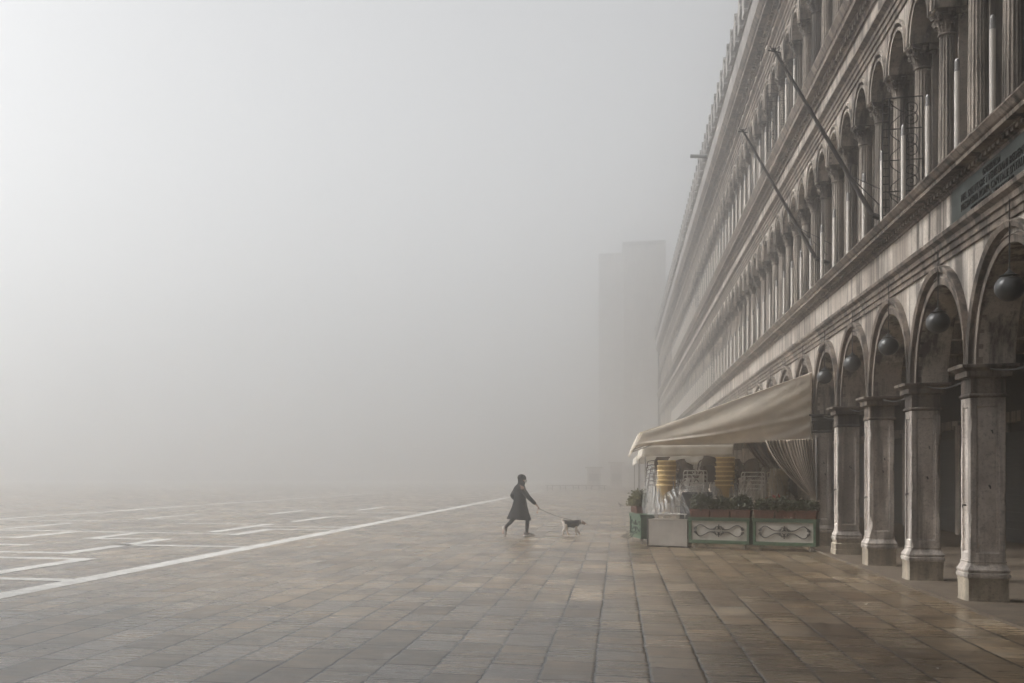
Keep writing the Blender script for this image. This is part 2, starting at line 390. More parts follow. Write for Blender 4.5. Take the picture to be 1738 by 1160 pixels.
tag(st.build('paving_strips', 'white_strip'), kind='structure')
af = MB(); af.box(4.13, 9.3, -12, 142, 0, .035)
M['floor_stone'] = stone('arcade_floor_stone', (.185, .142, .098), (.085, .065, .046), (.04, .03, .022), .3, 1.6, .75, .8, .2)
tag(af.build('arcade_floor', 'floor_stone'), kind='structure')

# ------------------------------------------------------------------ the arcaded building
BAY, PY0 = 3.1, 16.81
K0, K1 = -6, 40
YS, YE = PY0 + BAY * K0, PY0 + BAY * K1
bld = thing('arcaded_building', 'long three-storey stone building with arcade and rows of arched windows receding into fog', 'building', (4.6, 60, 0))
def P(mb, name, m, **k): return mb.build(name, m, bld, keep=True, **k)

def arch_wall(xf, xb, yA, yB, n, zs, r, ztop, seg=16, zlow=None):
    """wall slab pierced by n arches springing at zs; zlow: piers reach down to it"""
    mb = MB(); wbay = (yB - yA) / n
    for i in range(n):
        yc = yA + wbay * (i + .5); y0, y1 = yc - wbay / 2, yc + wbay / 2
        arc = [(yc - r * math.cos(PI * k / seg), zs + r * math.sin(PI * k / seg)) for k in range(seg + 1)]
        for x in (xf, xb):
            vs, fs = [], []
            for k, (y, z) in enumerate(arc):
                vs += [(x, y, z), (x, y0 + (y1 - y0) * (y - arc[0][0]) / (2 * r), ztop)]
            for k in range(seg): fs.append((2 * k, 2 * k + 2, 2 * k + 3, 2 * k + 1))
            mb.add(vs, fs)
            mb.add([(x, y0, zs), (x, yc - r, zs), (x, y0, ztop)], [(0, 1, 2)]); mb.add([(x, y1, zs), (x, y1, ztop), (x, yc + r, zs)], [(0, 1, 2)])
        vs, fs = [], []
        for y, z in arc: vs += [(xf, y, z), (xb, y, z)]
        for k in range(seg): fs.append((2 * k, 2 * k + 1, 2 * k + 3, 2 * k + 2))
        mb.add(vs, fs)
        zb = zs if zlow is None else zlow
        for a, b in ((y0, yc - r), (yc + r, y1)):
            if zlow is None: mb.add([(xf, a, zs), (xb, a, zs), (xb, b, zs), (xf, b, zs)], [(0, 1, 2, 3)])
        if zlow is not None:
            mb.box(xf, xb, y0, yc - r, zb, zs - .002); mb.box(xf, xb, yc + r, y1, zb, zs - .002)
    return mb
def archivolts(xf, yA, yB, n, zs, prof, seg=18, leg=0):
    """moulded ring round each arch; prof = (radius, projection) from the inside out"""
    mb = MB(); wbay = (yB - yA) / n
    for i in range(n):
        yc = yA + wbay * (i + .5); rings = []
        if leg: rings.append([(xf - p, yc - r, zs - leg) for r, p in prof])
        for k in range(seg + 1):
            a = PI * k / seg
            rings.append([(xf - p, yc - r * math.cos(a), zs + r * math.sin(a)) for r, p in prof])
        if leg: rings.append([(xf - p, yc + r, zs - leg) for r, p in prof])
        mb.loft(rings, closed=False, cap=False)
    return mb
NB = K1 - K0
# ground floor arcade
P(arch_wall(4.42, 4.84, YS, YE, NB, 3.04, 1.28, 4.62, 20), 'arcade_wall', 'pale_stone')
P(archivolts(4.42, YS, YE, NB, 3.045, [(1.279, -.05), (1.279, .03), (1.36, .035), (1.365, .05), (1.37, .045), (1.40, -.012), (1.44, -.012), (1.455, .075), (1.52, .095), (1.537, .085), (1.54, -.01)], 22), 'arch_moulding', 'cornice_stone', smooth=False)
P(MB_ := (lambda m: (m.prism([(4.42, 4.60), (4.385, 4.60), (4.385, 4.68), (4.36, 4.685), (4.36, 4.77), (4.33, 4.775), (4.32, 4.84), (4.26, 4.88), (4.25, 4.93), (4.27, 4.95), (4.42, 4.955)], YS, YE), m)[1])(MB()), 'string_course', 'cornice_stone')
fr = MB(); fr.box(4.44, 4.84, YS, YE, 4.622, 5.53); P(fr, 'frieze', 'pale_stone')
def cornice(x, z0, out, h, dent=.17, seedv=0):
    m = MB()
    q = lambda a, b: (x - out * a, z0 + h * b)
    m.prism([(x, z0), q(.08, 0), q(.10, .12), q(.16, .16), q(.16, .36), q(.36, .37), q(.38, .42), q(.72, .44), q(.74, .62), q(.80, .66), q(.84, .70), q(.98, .90), q(1, .92), q(1, 1.0), (x + .12, z0 + h + .03)], YS, YE)
    n = int((YE - YS) / dent)
    for i in range(n):
        y = YS + (i + .5) * dent
        m.box(x - out * .33, x - out * .10, y - dent * .3, y + dent * .3, z0 + h * .17, z0 + h * .35)
    return m
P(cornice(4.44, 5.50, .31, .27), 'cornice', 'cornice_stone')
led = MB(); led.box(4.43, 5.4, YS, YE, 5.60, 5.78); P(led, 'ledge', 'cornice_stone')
# first and second floor
UF = [dict(zb=5.78, zs=8.74, xw=4.68, r=.555, ztop=9.56, e0=9.55, e1=9.93, c0=10.52, c1=11.06, cx=4.68, cout=.34),
      dict(zb=11.08, zs=13.80, xw=4.72, r=.545, ztop=14.56, e0=14.55, e1=15.12, c0=15.72, c1=16.32, cx=4.70, cout=.50)]
NH = NB * 2
for u, q in enumerate(UF):
    x = q['xw']
    yA, yB = YS + BAY / 4 - BAY / 4, YE
    P(arch_wall(x, x + .42, YS, YE, NH, q['zs'], q['r'], q['ztop'], 14), 'arcade_wall', 'pale_stone')
    P(archivolts(x, YS, YE, NH, q['zs'] + .003, [(q['r'] - .001, -.05), (q['r'] - .001, .02), (q['r'] + .05, .025), (q['r'] + .055, .0), (q['r'] + .11, .0), (q['r'] + .12, .04), (q['r'] + .17, .05), (q['r'] + .18, -.01)], 16), 'arch_moulding', 'column_stone')
    m = MB(); e0, h = q['e0'], q['e1'] - q['e0']
    m.prism([(x, e0), (x - .03, e0), (x - .03, e0 + h * .25), (x - .055, e0 + h * .27), (x - .055, e0 + h * .52), (x - .08, e0 + h * .55), (x - .085, e0 + h * .75), (x - .17, e0 + h * .9), (x - .17, e0 + h), (x, e0 + h + .01)], YS, YE)
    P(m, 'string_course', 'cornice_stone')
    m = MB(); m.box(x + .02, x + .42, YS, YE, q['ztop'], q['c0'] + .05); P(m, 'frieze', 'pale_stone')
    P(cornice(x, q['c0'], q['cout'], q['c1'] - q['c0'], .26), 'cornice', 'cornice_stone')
m = MB(); m.box(4.70, 5.4, YS, YE, 10.9, 11.085); P(m, 'ledge', 'cornice_stone')
# round ornaments on the top frieze
m = MB(); pr = [(.001, .05), (.09, .05), (.10, .03), (.12, .05), (.17, .07), (.22, .05), (.23, -.01)]
m.loft([[(-p, r * math.cos(2 * PI * k / 16), r * math.sin(2 * PI * k / 16)) for r, p in pr] for k in range(17)], closed=False, cap=False)
o = m.build('frieze_ornament', 'column_stone', smooth=True); ome = o.data; bpy.data.objects.remove(o)
for i in range(NH):
    y = YS + BAY / 2 * (i + .5)
    if y > 20: link('frieze_ornament', ome, bld, (4.735, y, 15.42), keep=True)
# parapet, merlons, roof
m = MB(); m.box(4.26, 4.60, YS, YE, 16.322, 17.15); P(m, 'parapet', 'roof_stone')
m = MB(); m.prism([(4.20, 17.15), (4.66, 17.15), (4.64, 17.24), (4.22, 17.24)], YS, YE); P(m, 'coping', 'roof_stone')
def merlon_mesh():
    m = MB(); pts = [(-.34, 0), (-.36, .10), (-.30, .16), (-.30, .42), (-.42, .52), (-.46, .66), (-.40, .80), (-.26, .90), (-.16, .92), (-.13, 1.02), (-.16, 1.12), (-.09, 1.24), (0, 1.28)]
    pts = pts + [(-a, b) for a, b in pts[-2::-1]]
    m.loft([[(dx, a, b) for a, b in pts] for dx in (-.24, .20)])
    return m
mm = merlon_mesh().build('merlon', 'roof_stone', bld, bevel=.02); mme = mm.data
bpy.data.objects.remove(mm)
ci = 0
for i in range(NH):
    y = YS + BAY / 2 * (i + .5)
    if y < 20: continue
    link('merlon', mme, bld, (4.36, y, 17.235), keep=True)
m = MB(); m.prism([(4.45, 16.3), (14, 16.3), (14, 17.6), (9, 18.1), (4.62, 16.9)], YS, YE); P(m, 'roof', 'roof_stone')
m = MB(); m.tube([(4.5, 60.5, 17.2), (3.45, 60.5, 17.3)], .09, 8); P(m, 'waterspout', 'dark_stone')

# body behind the arches, arcade vault, back wall
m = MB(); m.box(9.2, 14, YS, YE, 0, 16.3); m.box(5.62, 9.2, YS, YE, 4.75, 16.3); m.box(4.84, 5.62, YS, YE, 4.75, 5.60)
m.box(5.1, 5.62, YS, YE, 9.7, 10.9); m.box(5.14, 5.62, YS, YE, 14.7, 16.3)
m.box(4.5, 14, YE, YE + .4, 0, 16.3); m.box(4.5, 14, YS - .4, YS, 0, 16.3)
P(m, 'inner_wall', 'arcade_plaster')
# shops at the back of the arcade
for k in range(-1, 18):
    y = PY0 + BAY * (k + .5)
    s = MB(); n = 26
    for i in range(n): s.box(9.06 + .02 * (i % 2), 9.195, y - 1.05, y + 1.05, .08 + i * .1, .08 + (i + .96) * .1)
    o = P(s, 'shop_shutter', 'shutter')
    f = MB(); f.box(9.0, 9.19, y - 1.22, y - 1.06, .035, 2.9); f.box(9.0, 9.19, y + 1.06, y + 1.22, .035, 2.9); f.box(8.98, 9.19, y - 1.3, y + 1.3, 2.9, 3.15)
    f.build('shutter_frame', 'column_stone', o, keep=False)
    # transverse rib over the walk, pilaster on the back wall
    pm = MB(); yp = PY0 + BAY * k
    pm.box(8.95, 9.19, yp - .22, yp + .22, .035, 3.0); pm.box(8.88, 9.19, yp - .28, yp + .28, 3.0, 3.12); pm.box(4.85, 9.19, yp - .2, yp + .2, 4.35, 4.74)
    P(pm, 'pilaster', 'pillar_stone')

# ground floor pillars: plinth, moulded base, panelled shaft with chipped corners, capital
def pillar_shaft(seed, z0=.54, z1=2.62, w_=.232):
    rnd = random.Random(seed); rings = []
    zs = [z0, z0 + .10, z0 + .11]
    zz = z0 + .16
    zs += [z0 + .125, z0 + .14]
    while zz < z1 - .2: zs.append(zz); zz += .035
    zs += [z1 - .14, z1 - .125, z1 - .11, z1]
    zs = sorted(set(zs)); ph = rnd.random() * 50
    for z in zs:
        inside = z0 + .12 < z < z1 - .12
        edge = z0 + .105 < z < z1 - .105
        rec = .034 if inside else (.017 if edge else 0)
        ring = []
        for sgn in range(4):
            a = sgn * PI / 2; ca, sa = math.cos(a), math.sin(a)
            n0 = noise.noise(Vector((ph + sgn * 9, 0, z * 3.2))); n1 = noise.noise(Vector((ph + (sgn + 1) % 4 * 9, 0, z * 3.2)))
            c0 = .010 + max(0, n0 - .12) * .10; c1 = .010 + max(0, n1 - .12) * .10
            j = noise.noise(Vector((ph, sgn, z * 11))) * .003
            for t, o in ((-w_ + c0, 0), (-.150, 0), (-.146, -rec * .7), (-.128, -rec * .7), (-.122, -rec), (.122, -rec), (.128, -rec * .7), (.146, -rec * .7), (.150, 0), (w_ - c1, 0)):
                x, y = w_ + o + j, t
                ring.append((x * ca - y * sa, x * sa + y * ca, z))
        rings.append(ring)
    m = MB(); m.loft(rings); return m
def sq_loft(prof, seed=0, rough=.006, sub=7):
    """square moulding: prof = (half width, z), corners worn by noise"""
    rings = []; rnd = random.Random(seed); ph = rnd.random() * 40
    for hw, z in prof:
        ring = []
        for sgn in range(4):
            a = sgn * PI / 2; ca, sa = math.cos(a), math.sin(a)
            for i in range(sub):
                t = -1 + 2 * i / sub
                t = max(t, -.965) if i == 0 else t
                x, y = hw, hw * t
                e = abs(t) ** 6
                nn = noise.noise(Vector((ph + (x * ca - y * sa) * 7, (x * sa + y * ca) * 7, z * 9)))
                k = 1 + (nn * rough - e * max(0, nn) * rough * 3) / hw
                ring.append(((x * ca - y * sa) * k, (x * sa + y * ca) * k, z))
        rings.append(ring)
    m = MB(); m.loft(rings); return m
PV = []
for sd in range(7):
    plinth = sq_loft([(.275, .035), (.272, .06), (.268, .07), (.268, .25), (.272, .30), (.275, .325)], sd, .008)
    base = sq_loft([(.268, .326), (.285, .335), (.292, .36), (.292, .385), (.275, .395), (.283, .41), (.285, .43), (.265, .46), (.245, .495), (.238, .52), (.245, .53), (.245, .541)], sd + 50, .010)
    if sd == 3: plinth = sq_loft([(.30, .035), (.30, .13), (.285, .135), (.285, .15), (.29, .155), (.29, .25), (.27, .26), (.262, .27), (.272, .325)], sd, .008)
    cap = sq_loft([(.232, 2.621), (.255, 2.632), (.262, 2.65), (.255, 2.668), (.236, 2.675), (.236, 2.862), (.25, 2.868), (.258, 2.88), (.30, 2.885), (.302, 2.955), (.31, 2.96), (.335, 2.975), (.375, 3.0), (.38, 3.035), (.375, 3.04)], sd + 90, .008)
    PV.append((plinth, base, pillar_shaft(sd), cap))
protos = []
for pl, ba, sh, ca in PV:
    t = []
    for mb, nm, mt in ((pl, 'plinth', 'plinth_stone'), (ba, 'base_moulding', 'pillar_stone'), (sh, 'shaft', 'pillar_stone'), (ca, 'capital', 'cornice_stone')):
        o = mb.build(nm, mt); t.append((nm, o.data)); bpy.data.objects.remove(o)
    protos.append(t)
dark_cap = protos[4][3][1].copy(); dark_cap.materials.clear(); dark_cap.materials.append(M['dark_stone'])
for k in range(-3, K1):
    y = PY0 + BAY * k
    v = protos[k % 7]
    p = link('pillar', v[2][1], bld, (4.545, y, 0), keep=True); p.scale = (.885, .885, 1)
    for nm, me in (v[0], v[1], v[3]):
        link(nm, dark_cap if (nm == 'capital' and k == 4) else me, p)
    if k in (0, 1, 2, 3, 4):       # rusty hook stubs left in the stone
        for (dx, dy, dz) in ((-.235, .02, 1.25 + .1 * (k % 2)), (.02, -.237, 1.5 + .11 * k % .5), (.05, -.235, 2.2 - .13 * k)):
            hk = MB()
            if abs(dx) > .2: hk.tube([(dx + .02, dy, dz), (dx - .03, dy, dz), (dx - .03, dy, dz - .03)], .012, 6)
            else: hk.tube([(dx, dy + .02, dz), (dx, dy - .025, dz), (dx + .005, dy - .027, dz - .035)], .011, 6)
            hk.build('hook', 'iron', p)

# fluted columns with leafy capitals
def column_meshes(H):
    sh = MB(); rings = []; n = 16
    for z, r, fl in ((.16, .142, 0), (.19, .135, 0), (.21, .135, .012), (.9, .133, .014), (H - .42, .116, .012), (H - .40, .116, 0), (H - .385, .118, 0)):
        ring = []
        for k in range(n):
            for a, o in ((0, 0), (.22, 0), (.36, -.75), (.61, -1), (.86, -.75)):
                th = 2 * PI * (k + a) / n; rr = r + o * fl
                ring.append((rr * math.cos(th), rr * math.sin(th), z))
        rings.append(ring)
    sh.loft(rings)
    ba = MB(); ba.box(-.19, .19, -.19, .19, 0, .07); ba.lathe([(.185, .07), (.195, .09), (.185, .11), (.155, .12), (.155, .135), (.168, .145), (.165, .165), (.143, .17)], n=20)
    c0 = H - .385
    ca = MB(); ca.lathe([(.120, c0), (.142, c0 + .008), (.146, c0 + .022), (.138, c0 + .036), (.118, c0 + .04), (.122, c0 + .15), (.15, c0 + .27), (.17, c0 + .31)], n=20)
    for tier, (z0, hh, r0, cnt, ph) in enumerate(((c0 + .04, .13, .122, 8, 0), (c0 + .09, .16, .128, 8, .5))):
        for k in range(cnt):
            th = 2 * PI * (k + ph) / cnt; ct, st_ = math.cos(th), math.sin(th)
            rows = []
            for s_, (zz, out) in enumerate(((0, .006), (.45, .014), (.8, .035), (1, .065), (.93, .085), (.84, .080))):
                wd = (.045, .052, .046, .03, .02, .012)[s_]
                row = []
                for e in (-1, -.5, 0, .5, 1):
                    r = r0 + out + (.010 if e == 0 else 0) - .012 * abs(e)
                    row.append((r * ct - wd * e * st_, r * st_ + wd * e * ct, z0 + hh * zz - .012 * abs(e)))
                rows.append(row)
            ca.loft(rows, closed=False, cap=False)
    for k in range(4):          # corner volutes
        th = PI / 4 + k * PI / 2; ct, st_ = math.cos(th), math.sin(th)
        pts = []
        for i in range(15):
            a = i / 14; ang = -PI / 2 + a * 3.3 * PI; rr = .062 * (1 - a * .78)
            u = .205 + rr * math.cos(ang + PI) * 1.0; z = c0 + .262 + rr * math.sin(ang + PI)
            pts.append((u * ct, u * st_, z))
        pts = [(.13 * ct, .13 * st_, c0 + .15), (.17 * ct, .17 * st_, c0 + .26)] + pts
        ca.tube(pts, [.020, .022] + [.022 - .010 * i / 14 for i in range(15)], 6)
    for k in range(4):
        th = k * PI / 2; ct, st_ = math.cos(th), math.sin(th)
        ca.tube([(.165 * ct, .165 * st_, c0 + .29), (.205 * ct, .205 * st_, c0 + .345)], [.03, .042], 7)
    ab = []
    for z, hw in ((c0 + .315, .20), (c0 + .345, .205), (c0 + .35, .215), (c0 + .383, .222)):
        ring = []
        for sgn in range(4):
            a = sgn * PI / 2; ca_, sa = math.cos(a), math.sin(a)
            for t in (-.94, -.5, 0, .5, .94):
                x = hw * (1 - .16 * (1 - t * t)); y = hw * t
                ring.append((x * ca_ - y * sa, x * sa + y * ca_, z))
        ab.append(ring)
    ca.loft(ab)
    return sh, ba, ca
COLX = 4.90
for u, q in enumerate(UF):
    H = q['zs'] - q['zb']
    sh, ba, ca = column_meshes(H)
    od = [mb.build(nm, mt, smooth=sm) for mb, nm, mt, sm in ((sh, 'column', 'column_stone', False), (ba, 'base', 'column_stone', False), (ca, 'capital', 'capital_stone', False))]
    ds = [o.data for o in od]
    for o in od: bpy.data.objects.remove(o)
    rest = []
    cnt = 0
    for i in range(NH + 1):
        y = YS + BAY / 2 * i
        lo = 15.5 if u == 0 else 24
        if y > lo and cnt < 50:
            cnt += 1
            c = link('column', ds[0], bld, (COLX + .02 * u, y, q['zb']), keep=True)
            link('base', ds[1], c); link('capital', ds[2], c)
        elif y > 8: rest.append(y)
    # the remaining far columns in one piece
    me = bpy.data.meshes.new('far_columns'); bm = bmesh.new()
    for y in rest:
        for d_ in ds:
            k0 = len(bm.verts); bm.from_mesh(d_); bm.verts.ensure_lookup_table()
            bmesh.ops.translate(bm, verts=bm.verts[k0:], vec=(COLX + .02 * u, y, q['zb']))
    bm.to_mesh(me); bm.free(); me.materials.append(M['column_stone'])
    o = link('far_columns', me, bld, keep=True); tag(o, kind='stuff')
    # piers behind the columns
    pm = MB()
    for i in range(NH + 1):
        y = YS + BAY / 2 * i
        pm.box(COLX + .11, 5.36, y - .15, y + .15, q['zb'] - .01, q['zs'] - .10)
        pm.box(COLX + .07, 5.36, y - .19, y + .19, q['zs'] - .10, q['zs'] - .002)
    P(pm, 'window_pier', 'column_stone')
    # windows set back behind the columns
    def win():
        w0 = .57; f = MB(); zt = q['zs'] - q['zb']
        for a, b in ((-w0, -w0 + .07), (-.035, .035), (w0 - .07, w0)): f.box(-.05, .02, a, b, 0, zt)
        for z in (0, zt * .36, zt * .68, zt - .07): f.box(-.045, .025, -w0 + .005, w0 - .005, z, z + .065)
        f.loft([[(dx, -(w0 - rr) * math.cos(PI * k / 12), zt + (w0 - rr) * math.sin(PI * k / 12)) for dx, rr in ((-.05, 0), (.02, 0), (.02, .06), (-.05, .06))] for k in range(13)], cap=True)
        p_ = MB(); pts = [(-w0, 0), (w0, 0)] + [(w0 * math.cos(PI * k / 12), zt + w0 * math.sin(PI * k / 12)) for k in range(13)]
        p_.loft([[(dx, a, b) for a, b in pts] for dx in (.03, .05)])
        return f.build('window', 'dark_wood'), p_.build('pane', 'glass')
    fo, po = win(); fd, pd = fo.data, po.data; bpy.data.objects.remove(fo); bpy.data.objects.remove(po)
    cnt = 0; rest = []
    for i in range(NH):
        y = YS + BAY / 2 * (i + .5)
        if y > (15 if u == 0 else 24) and cnt < 50:
            cnt += 1; c = link('window', fd, bld, (5.40, y, q['zb']), keep=True); link('pane', pd, c)
        else: rest.append(y)
    pm = MB()
    for y in rest: pm.box(5.43, 5.47, y - .57, y + .57, q['zb'], q['zs'] + .4)
    tag(P(pm, 'far_window_panes', 'glass'), kind='stuff')

# iron scroll grilles standing out between the windows
def spiral(c, r, turns, sgn, a0, n=22):
    return [(c[0] + r * (1 - .85 * i / n) * math.cos(a0 + sgn * turns * 2 * PI * i / n), 0, c[1] + r * (1 - .85 * i / n) * math.sin(a0 + sgn * turns * 2 * PI * i / n)) for i in range(n + 1)]
def grille_mesh(H):
    m = MB()
    for x in (-.30, -.20, .30): m.tube([(x, 0, 0), (x, 0, H)], .011, 5)
    n = 16
    for i in range(n + 1): m.tube([(-.30, 0, H * i / n), (-.20, 0, H * i / n)], .008, 4)
    for i in range(5): m.tube([(-.20, 0, H * i / 4), (.30, 0, H * i / 4)], .011, 5)
    for i in range(4):
        z = H * (i + .5) / 4; h4 = H / 4
        m.tube(spiral((.12, z + .16 * h4), .12, 1.6, 1, -PI / 2), .009, 5); m.tube(spiral((.12, z - .2 * h4), .12, 1.6, -1, PI / 2), .009, 5)
        m.tube([(-.20, 0, z - h4 * .5), (-.17, 0, z - h4 * .3), (-.05, 0, z - h4 * .1), (.05, 0, z), (-.05, 0, z + h4 * .1), (-.17, 0, z + h4 * .3), (-.20, 0, z + h4 * .5)], .009, 5)
    return m
for y, z, H in ((21.15, 5.79, 2.05), (57.9, 5.79, 2.0), (36.6, 11.09, 1.95), (69, 11.09, 1.9)):
    o = grille_mesh(H).build('iron_grille', 'iron', bld, (4.53, y, z), keep=True)

# bronze plaque with raised letters on the frieze
pq = MB(); pq.box(4.405, 4.445, 14.1, 17.72, 4.965, 5.49)
plq = P(pq, 'plaque', 'bronze', bevel=.006)
def letters(txt, yc, zc, size, parent, name='lettering'):
    cu = bpy.data.curves.new('lettering', 'FONT'); cu.body = txt; cu.size = size; cu.align_x = 'CENTER'; cu.extrude = .004; cu.offset = .0010; cu.space_character = 1.15
    tmp = bpy.data.objects.new('lettering', cu); COL.objects.link(tmp)
    bpy.context.view_layer.update()
    me = bpy.data.meshes.new_from_object(tmp.evaluated_get(bpy.context.evaluated_depsgraph_get()))
    bpy.data.objects.remove(tmp)
    me.materials.clear(); me.materials.append(M['letters'])
    me.transform(Matrix.Translation((4.401, yc, zc)) @ Matrix(((0, 0, -1, 0), (-1, 0, 0, 0), (0, 1, 0, 0), (0, 0, 0, 1))))
    o = link(name, me, parent); return o
bpy.context.view_layer.update()
for txt, zc, s_ in (('GARIBALDI', 5.365, .125), ('NEL SALUTARE I VENEZIANI REDENTI', 5.245, .135), ('PRESAGIVA ROMA CAPITALE D\'ITALIA', 5.120, .135), ('XXVI FEBBRAIO MDCCCLXVII', 5.01, .115)):
    letters(txt, 15.95, zc, s_, plq)

# ------------------------------------------------------------------ things fixed to the front
# candle shaped tube lamps along the cornices
def tube_lamp(label, loc, group, src=None):
    if src is None:
        t = thing('tube_lamp', label, 'lamp', loc, 0, group)
        a = MB(); a.lathe([(.036, 0), (.036, 1.30), (.030, 1.305)], n=12); a.build('tube', 'tube', t, smooth=False)
        b = MB(); b.lathe([(.033, 1.306), (.036, 1.31), (.036, 1.34), (.031, 1.345), (.031, 1.44), (.022, 1.47), (.004, 1.485)], n=12); b.build('cap', 'tube_cap', t)
        c = MB(); c.box(-.05, .05, -.06, .06, -.005, .02); c.build('foot', 'iron', t)
        return t
    t = copy_tree(src); t.location = loc; tag(t, label, 'lamp', group); return t
src = None
for u, (x, z, nm, lo) in enumerate(((4.44, 5.785, 'lower', 15.2), (4.50, 11.09, 'upper', 33.0))):
    j = 0
    for i in range(NH):
        y = YS + BAY / 2 * (i + .5)
        if y < lo or y > 105: continue
        if j < 15: lab = f'white tube lamp on the {nm} window ledge, {ORD[j]} from the right of its row'
        else: lab = f'white tube lamp far along the {nm} window ledge, blurred by fog'
        t = tube_lamp(lab, (x, y, z), f'white tube lamps on the {nm} window ledge', src)
        src = src or t; j += 1
# globe lamps hanging in front of the arches
gsrc = None; cnt = 0
for k in range(-1, 24):
    y = PY0 + BAY * (k + .5) - .25
    if y < 14: continue
    vis = cnt < 5
    lab = ('smoked glass globe lamp hanging in the open arch at the right edge' if cnt == 0 else
           f'smoked glass globe lamp hanging in the {ORD[cnt]} open arch from the right' if cnt < 5 else 'globe lamp hanging in an arch above the long awnings')
    if gsrc is None:
        t = thing('globe_lamp', lab, 'lamp', (4.33, y, 4.96), 0, 'globe lamps hanging along the arcade')
        gl = MB(); gl.lathe([(.003, -1.345)] + [(.155 * math.sin(a), -1.19 - .155 * math.cos(a)) for a in [PI * i / 14 for i in range(1, 13)]] + [(.05, -1.045)], n=28); gl.build('globe', 'globe', t, smooth=True)
        c_ = MB(); c_.lathe([(.10, -1.062), (.105, -1.05), (.06, -1.03), (.03, -1.0), (.012, -.98), (.008, -.93)], n=16); c_.build('cap', 'iron', t)
        r_ = MB(); r_.tube([(0, 0, -.99), (0, 0, .0)], .008, 6); r_.tube([(.0, 0, -.0), (.0, 0, .03), (.12, 0, .02)], .012, 6); r_.box(-.04, .12, -.06, .06, -.012, .012); r_.build('bracket', 'iron', t)
        gsrc = t
    else:
        t = copy_tree(gsrc); t.location = (4.33, y, 4.96); tag(t, lab)
    cnt += 1
# two bare flagpoles leaning out over the square
for (bx, by, tx, ty, lab) in ((1480, 364, 1317, 90, 'bare dark flagpole leaning out from the facade, nearer and longer in view'), (1384, 438, 1263, 226, 'bare dark flagpole leaning out from the facade, farther one in the mist')):
    d = 2000 * 4.5 / (CT * (bx - 1048)); base = at(bx, by, d)
    tip = onY(tx, ty, base.y)
    t = thing('flagpole', lab, 'flagpole', base, 0, 'flagpoles on the facade')
    v = tip - base
    a = MB(); a.tube([(0, 0, 0), v * .5, v], [.042, .036, .026], 8); a.build('pole', 'dark_wood', t)
    b = MB(); q = v * 1.012
    b.tube([v, v * 1.03], .02, 6); b.tube([q + Vector((-.12, 0, .02)), q + Vector((.10, 0, -.04))], .013, 5); b.tube([q + Vector((-.09, 0, .10)), q + Vector((-.02, 0, -.02)), q + Vector((.08, 0, .08))], .012, 5); b.tube([q + Vector((0, -.09, .02)), q + Vector((0, .09, .02))], .013, 5)
    b.build('finial', 'iron', t)
    s_ = MB(); mid = v * .24; s_.tube([mid, (.35, .55, .15)], .01, 5); s_.tube([mid, (.35, -.55, .15)], .01, 5); s_.tube([(.02, 0, -.02), (.3, 0, -.15)], .05, 8); s_.build('stay', 'iron', t)
# thin cables sagging between the pillars
for k in range(-1, 4):
    y = PY0 + BAY * k
    c = MB(); c.tube([(4.55, y + .25 + (BAY - .5) * i / 10, 2.98 - .10 * math.sin(PI * i / 10)) for i in range(11)], .012, 5)
    tag(c.build('cable', 'iron'), f'thin dark cable strung between capitals across the {ORD[k + 1]} open arch from the right', 'cable', 'cables between the pillars')

# ------------------------------------------------------------------ the cafe terrace
# -- cream awning: sloping roof, closed side, hanging valances
AW = thing('awning', 'large cream canvas awning sloping out from the arcade, nearest one', 'awning', (2.4, 37, 2.6))
AY0, AY1, AX0, AX1, AZ0, AZ1 = 28.9, 46.5, .52, 4.30, 2.66, 4.0
def sag(u, v): return -.05 * math.sin(PI * v) * abs(math.sin(u * 17 * .5)) - .03 * math.sin(PI * v)
m = MB(); m.sheet(lambda u, v: (AX1 + (AX0 - AX1) * v, AY0 + (AY1 - AY0) * u, AZ1 + (AZ0 - AZ1) * v + sag(u, v)), 50, 14)
m.build('canopy', 'canvas', AW, keep=True, smooth=True, solid=.012)
tl, tr = onY(1090, 735, AY0), onY(1378, 632, AY0); bl, br = onY(1078, 757, AY0), onY(1377, 747, AY0)
def side(u, v):
    top = tl.lerp(tr, u); bot = bl.lerp(br, u); p = top.lerp(bot, v)
    # folds fan out from the two low corners; the hem hangs free
    f = .035 * math.sin(9 * v + 5.5 * u) * math.sin(PI * u) + .055 * max(0, u - .6) * math.sin(34 * (u * .8 + v * .9)) * (v ** .7)
    dr = .05 * math.exp(-((v - .62 - .25 * (1 - u)) / .05) ** 2) * min(1, 8 * u * (1 - u)) + .03 * math.exp(-((v - .80) / .06) ** 2) * min(1, 4 * u * (1 - u))
    p = p + Vector((0, -f - dr - .10 * math.sin(PI * u) * math.sin(PI * v), -.02 * math.sin(PI * u) * v))
    return tuple(p)
m = MB(); m.sheet(side, 90, 40); m.build('side_panel', 'canvas', AW, keep=True, smooth=True, solid=.008)
def val(u, v):
    y = AY0 + (AY1 - AY0) * u
    return (AX0 - .02 - .09 * v + .02 * math.sin(u * 60), y, AZ0 - .30 * v - .012 * math.sin(u * 48) * v)
m = MB(); m.sheet(val, 120, 5); m.build('valance', 'canvas', AW, keep=True, smooth=True, solid=.008)
for y in (AY0 + .05, AY0 + 4.4, AY0 + 8.8, AY0 + 13.2, AY1 - .05):
    m = MB(); m.tube([(AX1 - .05, y, AZ1 - .12), (AX0 + .03, y, AZ0 - .10)], .022, 8); m.build('frame_arm', 'grey_metal', AW, keep=True)
m = MB(); m.tube([(AX0 + .03, AY0, AZ0 - .10), (AX0 + .03, AY1, AZ0 - .10)], .025, 8); m.build('front_bar', 'grey_metal', AW, keep=True)
pp = onY(1386, 938, 28.62)
